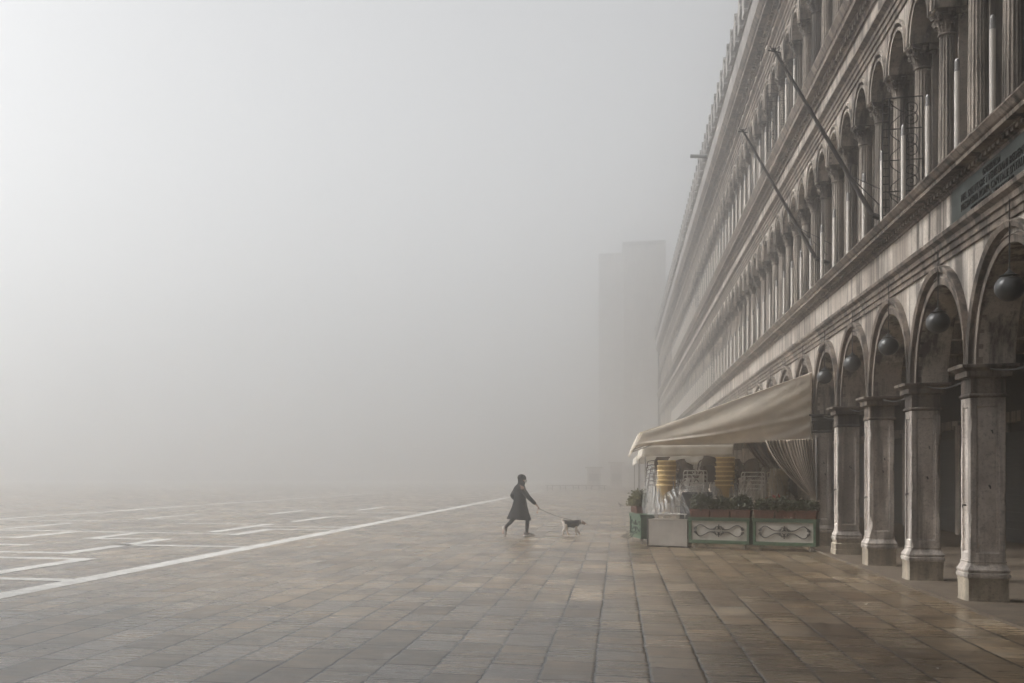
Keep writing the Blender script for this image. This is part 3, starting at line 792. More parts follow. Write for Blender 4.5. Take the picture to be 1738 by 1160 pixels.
m = MB(); m.tube([(pp.x, 28.62, 0), (pp.x, 28.62, 2.5)], .025, 10); m.tube([(pp.x, 28.62, 0), (pp.x, 28.62, .02)], .07, 12); m.build('pole', 'grey_metal', AW, keep=True)
# -- second and third awnings farther along
for i, (y0, y1, zt, lab) in enumerate(((47.5, 60, 2.82, 'pale awning with straight valance seen just under the nearest awning'), (63, 78, 2.7, 'faint awning far along the arcade, mostly hidden in the fog'))):
    a = thing('awning', lab, 'awning', (2.6, (y0 + y1) / 2, 2.6))
    m = MB(); m.sheet(lambda u, v: (4.3 + (.98 - 4.3) * v, y0 + (y1 - y0) * u, 3.85 + (zt - 3.85) * v - .04 * math.sin(PI * v)), 30, 8); m.build('canopy', 'canvas_far', a, keep=True, smooth=True, solid=.012)
    m = MB(); m.sheet(lambda u, v: (.98 + 3.3 * u + .0, y0 - .02 - .03 * math.sin(u * 30) * v, zt - .42 * v - .012 * math.sin(u * 25) * v), 60, 4); m.build('valance', 'canvas_far', a, keep=True, smooth=True, solid=.008)
    m = MB(); m.sheet(lambda u, v: (.97 - .04 * v, y0 + (y1 - y0) * u, zt - .42 * v), 30, 4); m.build('front_valance', 'canvas_far', a, keep=True, smooth=True, solid=.008)
    m = MB(); m.add([(1.0, y0, zt), (4.3, y0, zt), (4.3, y0, 3.85)], [(0, 1, 2)]); m.build('side_panel', 'canvas_far', a, keep=True, solid=.008)
    for yy in (y0 + .1, y1 - .1):
        m = MB(); m.tube([(1.05, yy, 0), (1.05, yy, zt)], .025, 8); m.build('pole', 'grey_metal', a, keep=True)

# -- striped curtain tied back to the pole
def curtain(name, mt, lab, pxl, pyl, pxr, pyr, pxt, pyt, Y, nf, pw=1.45):
    A, B, T = onY(pxl, pyl, Y), onY(pxr, pyr, Y), onY(pxt, pyt, Y)
    def fn(u, v):
        top = A.lerp(B, u)
        x = top.x + (T.x + .05 * (u - .5) - top.x) * v ** pw
        z = top.z + (T.z - top.z) * v
        am = .055 * (1 - .75 * v ** 2)
        ph = u * 2 * PI * nf
        return (x + .012 * math.cos(ph) * (1 - v), Y + am * math.sin(ph + 1.2 * math.sin(u * 9)) + .05 * math.sin(PI * v) * math.sin(u * 7) - .10 * v, z)
    m = MB(); m.sheet(fn, nf * 10, 40)
    t = thing(name, lab, 'curtain', (T.x, Y, 0))
    m.build('cloth', mt, t, keep=True, smooth=True, solid=.004)
    b = MB(); b.tube([(T.x - .05, Y - .16, T.z), (T.x + .06, Y - .16, T.z - .02), (T.x + .09, Y, T.z), (T.x, Y + .02, T.z), (T.x - .07, Y - .04, T.z), (T.x - .05, Y - .16, T.z)], .014, 6); b.build('tieback', mt, t, keep=True)
    # tail below the tie
    m = MB()
    m.loft([[(T.x + r * math.cos(2 * PI * k / 14) * (1 + .15 * math.sin(5 * k)), Y - .08 + r * math.sin(2 * PI * k / 14), T.z - z) for k in range(14)] for z, r in ((0, .045), (.15, .055), (.35, .06), (.55, .065), (.6, .05))])
    m.build('tail', mt, t, keep=True, smooth=True)
    return t
curtain('curtain', 'curtain', 'striped beige curtain tied back to the awning pole beside the pillar', 1298, 748, 1381, 745, 1384, 850, 28.72, 15)
curtain('curtain', 'curtain_brown', 'dark brown inner curtain drawn aside behind the striped one', 1264, 752, 1345, 750, 1352, 845, 31.6, 9, 1.2)

# -- planter boxes along the edge of the terrace
PA, PB = Vector((.69, 28.3, 0)), Vector((4.14, 27.0, 0))
PU = (PB - PA).normalized(); PANG = math.atan2(PU.y, PU.x)
def scroll_run(m, x0, x1, zc, hh, y, r=.0095):
    """wrought scroll: two long S bars pinched in the middle, with curls at the ends and centre"""
    xm = (x0 + x1) / 2; L_ = (x1 - x0) / 2
    def curl(cx, cz, rad, a0, sg, turns=1.15, n=14): m.tube([(cx + rad * (1 - .7 * i / n) * math.cos(a0 + sg * turns * 2 * PI * i / n), y, cz + rad * (1 - .7 * i / n) * math.sin(a0 + sg * turns * 2 * PI * i / n)) for i in range(n + 1)], r * .8, 5)
    for sx in (-1, 1):
        for sz in (-1, 1):
            pts = []
            for i in range(17):
                a = i / 16
                z = hh * (.95 * math.sin(PI * min(1, a * 1.9)) ** .8 if a < .26 else (.22 + .73 * (.5 + .5 * math.cos(PI * (a - .26) / .52)) if a < .78 else .22))
                pts.append((xm + sx * L_ * (.97 - .83 * a), y, zc + sz * max(z, .12 * hh)))
            m.tube(pts, r, 5)
            curl(xm + sx * L_ * .95, zc + sz * hh * .32, hh * .30, PI / 2 * sz, sx * sz)
            curl(xm + sx * L_ * .085, zc + sz * hh * .52, hh * .34, -PI / 2 * sz, -sx * sz, .9)
            curl(xm + sx * L_ * .17, zc + sz * hh * .34, hh * .20, -PI / 2 * sz, -sx * sz, .9)
        m.tube([(xm, y, zc + sx * hh * .2), (xm, y, zc + sx * hh * 1.05)], r * 1.2, 5)
def planter(label, loc, rot, W, D=.34, grp='green framed planter boxes', panel='panel'):
    t = thing('planter_box', label, 'planter', loc, rot, grp)
    z0, z1 = .115, .70
    f = MB(); e = .055
    f.box(0, W, 0, D, z0, z0 + .075); f.box(-.012, W + .012, -.012, D + .012, z1 - .075, z1 - .02); f.box(-.022, W + .022, -.022, D + .022, z1 - .018, z1)
    for x in (0, W - e): f.box(x, x + e, 0, D, z0 + .077, z1 - .077)
    f.build('frame', 'green', t, bevel=.006)
    p = MB(); p.box(e + .002, W - e - .002, .03, D - .03, z0 + .078, z1 - .078); p.build('panel', panel, t)
    s = MB(); scroll_run(s, e + .06, W - e - .06, (z0 + z1) / 2, .135, .012); s.build('scrollwork', 'iron', t)
    for x in (.12, W - .12):
        for y in (.06, D - .06):
            l = MB(); l.lathe([(.022, .114), (.022, .10), (.014, .08), (.014, .03), (.026, .012), (.026, 0)], (x, y, 0), 10); l.build('foot', 'grey_metal', t)
    return t
P1 = PA + PU * .93; P2 = PA + PU * 2.34
planter('white panelled planter box in green frame beside the plain grey counter', P1, PANG, 1.33)
planter('white panelled planter box in green frame against the pillar, right one', P2, PANG, 1.30)
# the end-on one at the left
PL = Vector((.62, 29.15, 0))
t = planter('green planter box seen end-on at the left corner of the terrace', (.30, 31.0, 0), R(-82), 1.7, .32, 'green framed planter boxes', 'green')
m = MB()
for i in range(4):
    x = .35 + i * .33
    m.tube([(x, -.02, .27), (x, -.10, .24), (x, -.15, .17), (x, -.21, .13), (x, -.27, .10)], .010, 6)
m.build('scroll_bracket', 'iron', t)
# plain grey counter panel
t = thing('serving_counter', 'plain pale grey metal counter front beside the planter boxes', 'counter', PA, PANG)
m = MB(); m.box(0, .90, 0, .34, .03, .62); m.build('panel', 'steel', t, bevel=.006)
m = MB(); m.box(-.03, -.003, -.01, .36, 0, .66); m.build('side_frame', 'dark_wood', t)
m = MB(); m.box(0, .9, .02, .32, 0, .028); m.build('base', 'iron', t)
m = MB(); m.box(-.01, .91, -.01, .35, .622, .64); m.build('top', 'steel', t)

# -- terracotta troughs and their shrubs
def leaves(m, n, fn, s0, s1, rnd, mi=0):
    for _ in range(n):
        p = fn(rnd); s = rnd.uniform(s0, s1)
        d = Vector((rnd.gauss(0, 1), rnd.gauss(0, 1), rnd.gauss(.3, .8))).normalized(); q = d.orthogonal().normalized()
        q.rotate(Matrix.Rotation(rnd.uniform(0, 6.28), 3, d)); r = d.cross(q)
        m.add([p - q * s * .15, p + d * s * .5 + r * s * .32, p + d * s, p + d * s * .5 - r * s * .32], [(0, 1, 2, 3)], mi)
def trough(label, loc, rot, W, slabel, seed, dry=False, H=.30):
    t = thing('flower_trough', label, 'trough', loc, rot, 'terracotta troughs on the planter boxes')
    m = MB(); D = .11
    m.loft([[(x, y, z) for x, y in ((-W / 2 * a, -D * a), (W / 2 * a, -D * a), (W / 2 * a, D * a), (-W / 2 * a, D * a))] for a, z in ((.90, 0), (.97, .145), (1.03, .15), (1.03, .18), (.95, .181), (.92, .15), (.9, .14))])
    n = int(W / .075)
    for i in range(n): m.box(-W / 2 * .9 + (i + .3) * W * .9 / n, -W / 2 * .9 + (i + .55) * W * .9 / n, -D - .008, -D * .93, .02, .14)
    m.build('pot', 'terracotta', t, bevel=.004)
    s = thing('shrub', slabel, 'plant', Vector(loc) + Vector((0, 0, .145)), rot, 'shrubs in the terracotta troughs')
    rnd = random.Random(seed); f = MB()
    hs = [rnd.uniform(.55, 1) for _ in range(9)]
    def fn(r):
        x = r.uniform(-.5, .5); k = min(8, int((x + .5) * 9)); h = hs[k]
        a = r.random() ** .6
        return Vector((x * W * (1.0 - .12 * a), r.gauss(0, .075), .02 + a * H * h * (1 - .25 * abs(x))))
    leaves(f, 1500, fn, .035, .085, rnd); f.build('foliage', 'leaf_dry' if dry else 'leaf', s)
    g_ = MB()
    for _ in range(16):
        x = rnd.uniform(-.45, .45) * W; g_.tube([(x, 0, -.02), (x + rnd.gauss(0, .03), rnd.gauss(0, .03), H * .5), (x + rnd.gauss(0, .05), rnd.gauss(0, .06), H * rnd.uniform(.7, 1.05))], [.006, .004, .002], 4)
    g_.build('stems', 'twig', s)
TW = [('left', P1, .23, .45), ('middle', P1, .675, .44), ('right', P1, 1.12, .44), ('left', P2, .22, .43), ('middle', P2, .66, .43), ('right', P2, 1.09, .42)]
for i, (pos, p0, off, W) in enumerate(TW):
    box = 'left white planter' if i < 3 else 'right white planter'
    q = p0 + PU * off + Vector((-PU.y, PU.x, 0)) * .15 + Vector((0, 0, .702))
    trough(f'terracotta trough, {pos} one of three on the {box}', q, PANG, W, f'dark green shrub in the {pos} trough on the {box}', 40 + i, False, (.36, .32, .37, .30, .33, .31)[i])
q = Vector((.52, 30.45, .702))
trough('terracotta trough on the end-on green planter at the corner', q, R(-82), .5, 'yellowing bushy shrub above the green planter at the left corner', 77, True, .46)
trough('small dark terracotta trough behind the corner shrub', Vector((.47, 31.0, .702)), R(-82), .4, 'small brownish shrub behind the yellowing corner shrub', 78, True, .24)

# -- chairs
def chair_meshes(back):
    """rattan tub chair: curved back and apron in one shell, seat, tubular legs; faces +Y, back towards -Y"""
    sh = MB(); rows = []
    for z, rx, ry, a in ((.26, .165, .16, 62), (.34, .18, .175, 66), (.43, .20, .195, 74), (.52, .213, .21, 78), (.60, .226, .222, 74), (.655, .234, .23, 66), (.68, .236, .232, 60)):
        rows.append([(rx * math.sin(R(t)), -ry * math.cos(R(t)) + .02, z) for t in [a * (-1 + 2 * k / 22) for k in range(23)]])
    sh.loft(rows, closed=False, cap=False)
    rim = MB(); rim.tube([(x * 1.05, (y - .02) * 1.05 + .02, z + .004) for x, y, z in rows[-1]], .019, 7)
    low = MB(); low.tube(rows[0], .010, 5)
    arm = []
    for s_ in (-1, 1):
        arm.append(MB()); arm[-1].tube([(s_ * .205, -.06, .60), (s_ * .245, .03, .61), (s_ * .25, .15, .585), (s_ * .235, .20, .52), (s_ * .215, .20, .40)], .014, 6)
    seat = MB(); seat.lathe([(.001, .405), (.19, .405), (.205, .415), (.205, .43), (.19, .44), (.001, .436)], (0, .02, 0), 22)
    legs = []
    for sx in (-1, 1):
        for sy in (-1, 1):
            l = MB(); l.tube([(sx * .15, .02 + sy * .14, .41), (sx * .19, .02 + sy * .19, 0)], .013, 7); legs.append(l)
    return sh, rim, low, arm, seat, legs
CH = {}
def chair(kind, label, loc, rot, group, tilt=None):
    if kind not in CH:
        mt, lm = {'yellow': ('rattan', 'grey_metal'), 'pale': ('rattan_pale', 'white_metal'), 'brown': ('rattan_brown', 'rattan_brown')}[kind]
        sh, rim, low, arm, seat, legs = chair_meshes(kind)
        t = thing('cafe_chair', label, 'chair', loc, rot, group)
        sh.build('backrest', mt, t, smooth=True, solid=.014); rim.build('back_rim', 'rattan_rim' if kind == 'yellow' else mt, t); low.build('lower_rim', mt, t)
        for a_ in arm: a_.build('armrest', mt if kind != 'yellow' else 'rattan_brown', t)
        seat.build('seat', mt, t)
        for l in legs: l.build('leg', lm, t)
        CH[kind] = t
    else:
        t = copy_tree(CH[kind]); t.location = loc; t.rotation_euler = (0, 0, rot); tag(t, label, 'chair', group)
    if tilt: t.rotation_euler = tilt
    return t
POS = ['bottom', 'second', 'third', 'fourth', 'fifth', 'sixth', 'top']
PN = Vector((-PU.y, PU.x, 0))
def stack(kind, n, base, rot, lab, grp, dz=.118, lean=(0, .008)):
    for i in range(n):
        nm = 'topmost' if i == n - 1 else ('lowest' if i == 0 else ORD[i] + ' from the bottom')
        chair(kind, f'{lab}, {nm}', base + Vector((lean[0] * i + .010 * math.sin(i * 4.1 + n), lean[1] * i + .008 * math.cos(i * 3.3), dz * i)), rot + .11 * math.sin(i * 2.3 + n), grp)
# low tables the stacks stand on
def table(label, loc, rot, W, D, H, grp='tables on the terrace', top='white_metal'):
    t = thing('cafe_table', label, 'table', loc, rot, grp)
    m = MB(); m.box(-W / 2, W / 2, -D / 2, D / 2, H - .03, H); m.build('tabletop', top, t, bevel=.006)
    for sx in (-1, 1):
        for sy in (-1, 1):
            l = MB(); l.tube([(sx * (W / 2 - .05), sy * (D / 2 - .05), 0), (sx * (W / 2 - .05), sy * (D / 2 - .05), H - .031)], .018, 8); l.build('leg', 'white_metal', t)
    return t
def gp(px, d):
    v = at(px, 809, d); v.z = 0; return v
# chair stacks
b1 = gp(1131, 28.9); table('white table under the left yellow chair stack', b1 + Vector((.12, .15, 0)), PANG, .95, .62, .72)
stack('yellow', 6, b1 + Vector((0, 0, .722)), PANG + .12, 'yellow rattan chair in the left tall stack', 'yellow rattan chairs stacked on the left table', .118, (.006, .004))
b2 = gp(1231, 28.7); table('white table under the right yellow chair stack', b2 + Vector((.0, .15, 0)), PANG, .8, .62, .72)
stack('yellow', 7, b2 + Vector((0, 0, .722)), PANG - .06, 'yellow rattan chair in the right tall stack', 'yellow rattan chairs stacked on the right table', .112, (.004, .006))
b3 = gp(1322, 29.4)
stack('pale', 7, b3 + Vector((0, 0, .36)), PANG + .3, 'pale rattan chair stacked under plastic beside the striped curtain', 'pale rattan chairs stacked under plastic', .125)
b4 = gp(1116, 30.1)
stack('brown', 5, b4 + Vector((0, 0, .98)), PANG + 2.6, 'dark brown rattan chair in the stack behind the left yellow one', 'brown rattan chairs stacked at the back left', .11, (.012, .0))
table('tall side table under the brown chair stack', b4, PANG, .6, .6, .978)
# white tubular stools, stacked
def stool_meshes():
    fr_ = MB(); a = .23; cs = [(-a, -a), (a, -a), (a, a), (-a, a)]
    pts = []
    for i, (x, y) in enumerate(cs):
        nx, ny = cs[(i + 1) % 4]
        pts += [(x + (nx - x) * .12, y + (ny - y) * .12, .46), (x + (nx - x) * .88, y + (ny - y) * .88, .46)]
    pts.append(pts[0]); fr_.tube(pts, .014, 7)
    st_ = MB(); st_.box(-.20, .20, -.20, .20, .455, .472)
    legs = []
    for x, y in cs:
        l = MB(); l.tube([(x * .93, y * .93, .455), (x * 1.02, y * 1.02, .42), (x * 1.10, y * 1.10, 0)], .013, 7); legs.append(l)
    return fr_, st_, legs
SRC = None
def stool(label, loc, rot, group):
    global SRC
    if SRC is None:
        t = thing('stool', label, 'stool', loc, rot, group); f_, s_, ls = stool_meshes()
        f_.build('seat_frame', 'white_metal', t); s_.build('seat', 'rattan_brown', t)
        for l in ls: l.build('leg', 'white_metal', t)
        SRC = t; return t
    t = copy_tree(SRC); t.location = loc; t.rotation_euler = (0, 0, rot); tag(t, label, 'stool', group); return t
for (px, d, zb, n, nm) in ((1179, 28.9, .90, 5, 'between the yellow chair stacks'), (1277, 28.8, .86, 5, 'right of the yellow chair stacks')):
    b = gp(px, d); table(f'dark topped table under the white stools {nm}', b, PANG, .75, .7, zb - .002, top='tarp')
    for i in range(n):
        nn = 'topmost' if i == n - 1 else ('lowest' if i == 0 else ORD[i] + ' from the bottom')
        stool(f'white metal stool stacked {nm}, {nn}', b + Vector((.004 * i, 0, zb + .10 * i)), PANG + .12, f'white metal stools stacked {nm}')
# brown chairs thrown on top, tipped over
for i, (px, py, d, rx, ry, rz, where) in enumerate(((1150, 800, 30.6, -18, 14, -14, 'tipped over behind the left yellow stack'), (1172, 790, 30.0, -38, -34, 16, 'tilted on the left white stools, legs in the air'), (1193, 790, 30.3, -24, 22, 24, 'lying on the left white stools next to another'), (1206, 804, 30.4, 0, 0, 8, 'upright behind the left white stools'), (1262, 793, 30.2, -30, -30, 6, 'tipped over on the right white stools'), (1284, 788, 30.0, -40, -36, -12, 'leaning under the brown curtain on the right stools'), (1300, 803, 30.3, -8, 16, 18, 'lowest of those heaped under the brown curtain'))):
    p = at(px, py, d)
    chair('brown', f'dark brown rattan chair {where}', p + Vector((0, 0, -.47)), 0, 'brown rattan chairs heaped on the stools', tilt=(R(rx), R(ry), PANG + R(rz)))
# dark tarp bundle between the tables
t = thing('covered_crate', 'dark grey tarpaulin covered crate behind the left shrubs', 'crate', gp(1183, 28.6), PANG)
m = MB(); rr = random.Random(4)
m.loft([[(sx * a + rr.gauss(0, .012), sy * .22 * (a / .36) + rr.gauss(0, .012), z) for sx, sy in ((-1, -1), (-.5, -1.03), (0, -1), (.5, -1.04), (1, -1), (1.03, 0), (1, 1), (0, 1.02), (-1, 1), (-1.03, 0))] for z, a in ((.02, .37), (.3, .36), (.6, .35), (1.0, .34), (1.20, .33), (1.24, .30))])
m.build('cover', 'tarp', t, bevel=.015)
# -- clear plastic sheets drawn over everything
def sheet(label, pts_top, pts_bot, fold, bulge, seed, nu=60, nv=30, swag=0):
    A, B = [at(*p) for p in pts_top], [at(*p) for p in pts_bot]
    def crv(P_, u):
        k = u * (len(P_) - 1); i = min(int(k), len(P_) - 2); return P_[i].lerp(P_[i + 1], k - i)
    def fn(u, v):
        p = crv(A, u).lerp(crv(B, u), v)
        n = noise.noise(Vector((u * 6 + seed, v * 1.6, seed))) * .06 + math.sin(u * fold + 2.5 * noise.noise(Vector((seed, v * 2, u * 3)))) * .022
        return (p.x + CT * 0 + n * .3, p.y - n * 1.0 - bulge * math.sin(PI * u) * math.sin(PI * v), p.z - swag * math.sin(PI * u) * (1 - v) + n * .25)
    m = MB(); m.sheet(fn, nu, nv)
    o = m.build('plastic_sheet', 'plastic', smooth=True); tag(o, label, 'plastic sheet', 'clear plastic sheets over the furniture'); return o
sheet('bunched clear plastic sheet hanging down at the left end of the terrace', [(1097, 803, 28.7), (1104, 788, 28.7), (1116, 800, 28.5)], [(1088, 868, 28.3), (1104, 880, 28.2), (1128, 872, 28.0)], 38, .05, 1.3)
sheet('second clear plastic layer wrapped low round the left yellow stack', [(1104, 822, 28.4), (1122, 842, 28.25), (1150, 826, 28.3)], [(1100, 873, 28.1), (1130, 872, 27.9), (1172, 871, 27.8)], 44, .05, 9.1)
sheet('clear plastic sheet swagged across the middle between the stacks', [(1146, 822, 28.3), (1180, 826, 28.0), (1196, 820, 28.0), (1225, 831, 27.9)], [(1148, 832, 28.3), (1172, 839, 28.0), (1200, 858, 28.0), (1228, 858, 27.8)], 30, .03, 4.2)
sheet('clear plastic sheet pulled up to a peak beside the striped curtain', [(1243, 828, 28.0), (1280, 806, 28.2), (1306, 786, 28.6), (1322, 792, 28.7)], [(1236, 850, 27.7), (1262, 858, 27.6), (1290, 862, 27.6), (1332, 858, 28.2)], 46, .05, 7.7)
# red and white tape, loose paper
o = MB(); pth = [at(*p) for p in ((1296, 850, 27.55), (1304, 848, 27.5), (1311, 844, 27.5), (1316, 846, 27.45), (1320, 841, 27.5), (1325, 848, 27.5))]
for i in range(len(pth) - 1):
    a, b_ = pth[i], pth[i + 1]; up = Vector((0, -.03, .055))
    o.add([a, b_, b_ + up, a + up], [(0, 1, 2, 3)], i % 2)
tag(o.build('barrier_tape', ['red_tape', 'paper'], solid=.003), 'twisted red and white barrier tape lying over the right shrubs', 'tape')

# ------------------------------------------------------------------ woman with a dog
def skin_mesh(verts, edges, radii, root=0, sub=2):
    me = bpy.data.meshes.new('skin'); me.from_pydata(verts, edges, [])
    ob = bpy.data.objects.new('skin', me); COL.objects.link(ob)
    md = ob.modifiers.new('s', 'SKIN'); md.use_smooth_shade = True
    sk = me.skin_vertices[0].data
    for i, r in enumerate(radii): sk[i].radius = r if isinstance(r, tuple) else (r, r)
    sk[root].use_root = True
    md.branch_smoothing = .4
    s2 = ob.modifiers.new('sub', 'SUBSURF'); s2.levels = sub; s2.render_levels = sub
    bpy.context.view_layer.update()
    out = bpy.data.meshes.new_from_object(ob.evaluated_get(bpy.context.evaluated_depsgraph_get()))
    bpy.data.objects.remove(ob); bpy.data.meshes.remove(me)
    out.polygons.foreach_set('use_smooth', [True] * len(out.polygons))
    return out
class Sk:
    def __init__(s): s.v, s.e, s.r = [], [], []
    def add(s, p, r, par=None):
        s.v.append(tuple(p)); s.r.append(r)
        if par is not None: s.e.append((par, len(s.v) - 1))
        return len(s.v) - 1
    def chain(s, par, *pts):
        for p, r in pts: par = s.add(p, r, par)
        return par
    def mesh(s, m, sub=2):
        me = skin_mesh(s.v, s.e, s.r, 0, sub); me.materials.append(M[m]); return me
WD = 1.62 * 2000 / (910 - 809)
wo_ = at(820 + 450 / 6.685, 909.5, WD); wo_.z = 0
WR = TH + R(4)                      # walks to the right of the picture, across the view; local +X is ahead
t = thing('person', 'person in black coat and dark knit hat striding while holding a dog lead', 'person', wo_, WR)
# local axes: x ahead, y to the person's left (away from the camera), z up
b = Sk()
pel = b.add((-.06, 0, .90), (.145, .13))
ch_ = b.chain(pel, ((-.07, 0, 1.05), (.13, .11)), ((-.08, 0, 1.22), (.145, .115)), ((-.075, 0, 1.33), (.13, .10)))
nk = b.chain(ch_, ((-.055, 0, 1.41), .055), ((-.035, 0, 1.47), .055))
hd = b.chain(nk, ((-.015, 0, 1.535), (.092, .085)), ((-.015, 0, 1.60), (.085, .08)), ((-.02, 0, 1.645), (.045, .045)))
b.chain(nk + 1, ((.088, 0, 1.525), .016)); b.chain(nk + 1, ((.07, 0, 1.475), .028))
for sy in (-1, 1): b.chain(nk + 1, ((-.01, sy * .095, 1.53), .016))
def arm(sy, sh_, el, wr, fingers):
    s_ = b.chain(ch_, ((sh_[0] * .6 - .03, sy * .10, 1.335), .07), (sh_, .055), (((Vector(sh_) + Vector(el)) / 2), .047), (el, .040), (((Vector(el) + Vector(wr)) / 2), .036), (wr, .026))
    wv = Vector(wr); dr = (wv - Vector(el)).normalized()
    pm = b.chain(s_, (wv + dr * .04, (.036, .016)), (wv + dr * .075, (.038, .016)))
    side_ = dr.cross(Vector((0, 1, 0))).normalized(); lat = Vector((0, 1, 0))
    for k, ln in enumerate((.068, .078, .073, .056)):
        o_ = lat * (-.027 + .018 * k)
        p0 = wv + dr * .085 + o_
        b.chain(pm, (p0, .0095), (p0 + dr * ln * .4 - side_ * .012, .009), (p0 + dr * ln * .55 - side_ * .034, .008), (p0 + dr * ln * .3 - side_ * .048, .007))
    b.chain(pm - 1, (wv + dr * .045 + lat * -.042 - side_ * .008, .012), (wv + dr * .07 + lat * -.045 - side_ * .03, .010), (wv + dr * .092 + lat * -.035 - side_ * .045, .008))
    return wv + dr * .10 - side_ * .028
hand = arm(-1, (-.06, -.175, 1.31), (.10, -.20, 1.06), (.325, -.19, .845), True)
arm(1, (-.10, .175, 1.31), (-.255, .22, 1.10), (-.07, .20, .92), True)
# legs: the near one planted ahead, the far one pushing off behind
LEGS = {}
def leg(key, hip, knee, ank, heel, ball, toe):
    k = b.chain(pel, (hip, (.085, .085)), (((Vector(hip) + Vector(knee)) / 2), .072), (knee, .052), (((Vector(knee) * .6 + Vector(ank) * .4)), .050), (ank, .034))
    b.chain(k, (heel, .030)); b.chain(k, (ball, .032), (toe, .022))
leg('f', (-.03, -.085, .86), (.11, -.09, .46), (.085, -.09, .085), (.045, -.09, .04), (.19, -.09, .034), (.235, -.09, .03))
leg('r', (-.08, .085, .86), (-.235, .09, .46), (-.475, .085, .215), (-.535, .085, .235), (-.525, .085, .105), (-.515, .085, .045))
body = link('body', b.mesh('skin'), t)
# leggings over both legs
for nm, pts in (('f', [((-.03, -.085, .80), .085), ((.04, -.088, .64), .080), ((.11, -.09, .46), .059), ((.10, -.09, .31), .058), ((.087, -.09, .12), .044), ((.085, -.09, .075), .043)]), ('r', [((-.08, .085, .80), .085), ((-.16, .088, .64), .080), ((-.235, .09, .46), .059), ((-.34, .088, .355), .058), ((-.455, .085, .235), .044), ((-.50, .085, .20), .043)])):
    s_ = Sk(); p = s_.add(*pts[0]); s_.chain(p, *pts[1:]); link('legging', s_.mesh('black_knit'), t)
def shoe(pos, ang):
    m_ = MB(); rows = []
    for x, hw, hz in ((-.10, .022, .085), (-.075, .036, .10), (-.03, .040, .105), (.02, .041, .085), (.08, .047, .06), (.13, .046, .045), (.165, .034, .034), (.18, .012, .02)):
        rows.append([(x, hw * math.cos(a), .022 + max(0, hz * math.sin(a)) * 1.0) for a in [2 * PI * k / 16 for k in range(16)]])
    m_.loft(rows)
    so_ = MB(); rows = []
    for x, hw in ((-.115, .02), (-.08, .041), (0, .044), (.08, .051), (.14, .049), (.178, .036), (.195, .012)):
        rows.append([(x, -hw, 0), (x, hw, 0), (x, hw, .028), (x, -hw, .028)])
    so_.loft([[(x, y, z * 1.5) for x, y, z in r] for r in rows])
    o_ = m_.build('shoe', 'shoe', t, pos, smooth=True); o_.rotation_euler = (0, ang, 0)
    so_.build('sole', 'shoe_white', o_)
    st__ = MB()
    for x in (.02, .05): st__.box(x, x + .02, -.049, .049, .03, .06)
    st__.build('stripe', 'shoe_white', o_)
shoe((.11, -.09, 0), 0)
shoe((-.52, .085, .145), R(80))
# coat: one flaring skirted body with folds, sleeves, collar
def ring(cx, rx, ry, z, fold=0, n=40, tilt=0):
    return [(cx + (rx + fold * math.sin(7 * a + z * 2)) * math.cos(a), (ry + fold * math.sin(7 * a + z * 2)) * math.sin(a), z + tilt * math.cos(a)) for a in [2 * PI * k / n for k in range(n)]]
m = MB()
m.loft([ring(-.105, .318, .25, .440, .024, tilt=-.02), ring(-.105, .308, .245, .50, .021), ring(-.098, .255, .225, .64, .015), ring(-.085, .205, .195, .80, .008), ring(-.08, .172, .18, .95, .004), ring(-.08, .158, .168, 1.06, .002), ring(-.09, .165, .18, 1.18, 0), ring(-.09, .165, .195, 1.28), ring(-.08, .14, .185, 1.345), ring(-.065, .095, .12, 1.40), ring(-.05, .075, .08, 1.43)])
co = m.build('coat', 'black_coat', t, smooth=True)
for sh_, el, wr in (((-.065, -.165, 1.30), (.10, -.205, 1.06), (.305, -.19, .865)), ((-.10, .165, 1.30), (-.26, .225, 1.10), (-.08, .205, .93))):
    s_ = Sk(); p = s_.add(sh_, .085); s_.chain(p, (((Vector(sh_) + Vector(el)) / 2), .074), (el, .066), (((Vector(el) + Vector(wr)) / 2), .058), (wr, .050)); link('sleeve', s_.mesh('black_coat'), co)
m = MB(); m.loft([ring(-.06, .105, .12, 1.375), ring(-.042, .100, .105, 1.43), ring(-.035, .096, .098, 1.485), ring(-.035, .082, .084, 1.488), ring(-.04, .078, .08, 1.43)]); m.build('collar', 'black_coat', co, smooth=True)
# knit hat, hair, mask
m = MB(); rows = []
for z, rx, ry in ((1.535, .112, .108), (1.56, .118, .113), (1.60, .116, .110), (1.64, .098, .094), (1.665, .068, .066), (1.678, .03, .03), (1.68, .004, .004)): rows.append(ring(-.022 - (z - 1.535) * .1, rx, ry, z))
m.loft(rows); m.build('hat', 'black_knit', t, smooth=True)
m = MB(); m.loft([ring(-.062, .055, .088, 1.40), ring(-.06, .072, .100, 1.47), ring(-.052, .082, .105, 1.54), ring(-.045, .08, .10, 1.57)]); m.build('hair', 'black_knit', t, smooth=True)
m = MB(); m.loft([[(.012 + rx * math.cos(a), ry * math.sin(a), z) for a in [R(-80 + 160 * k / 12) for k in range(13)]] for z, rx, ry in ((1.452, .072, .062), (1.48, .094, .078), (1.51, .098, .084), (1.53, .088, .082))], closed=False, cap=False); m.build('face_mask', 'mask', t, smooth=True, solid=.004)
bpy.context.view_layer.update()
WM = Matrix.Translation(wo_) @ Matrix.Rotation(WR, 4, 'Z')
hand_w = WM @ hand

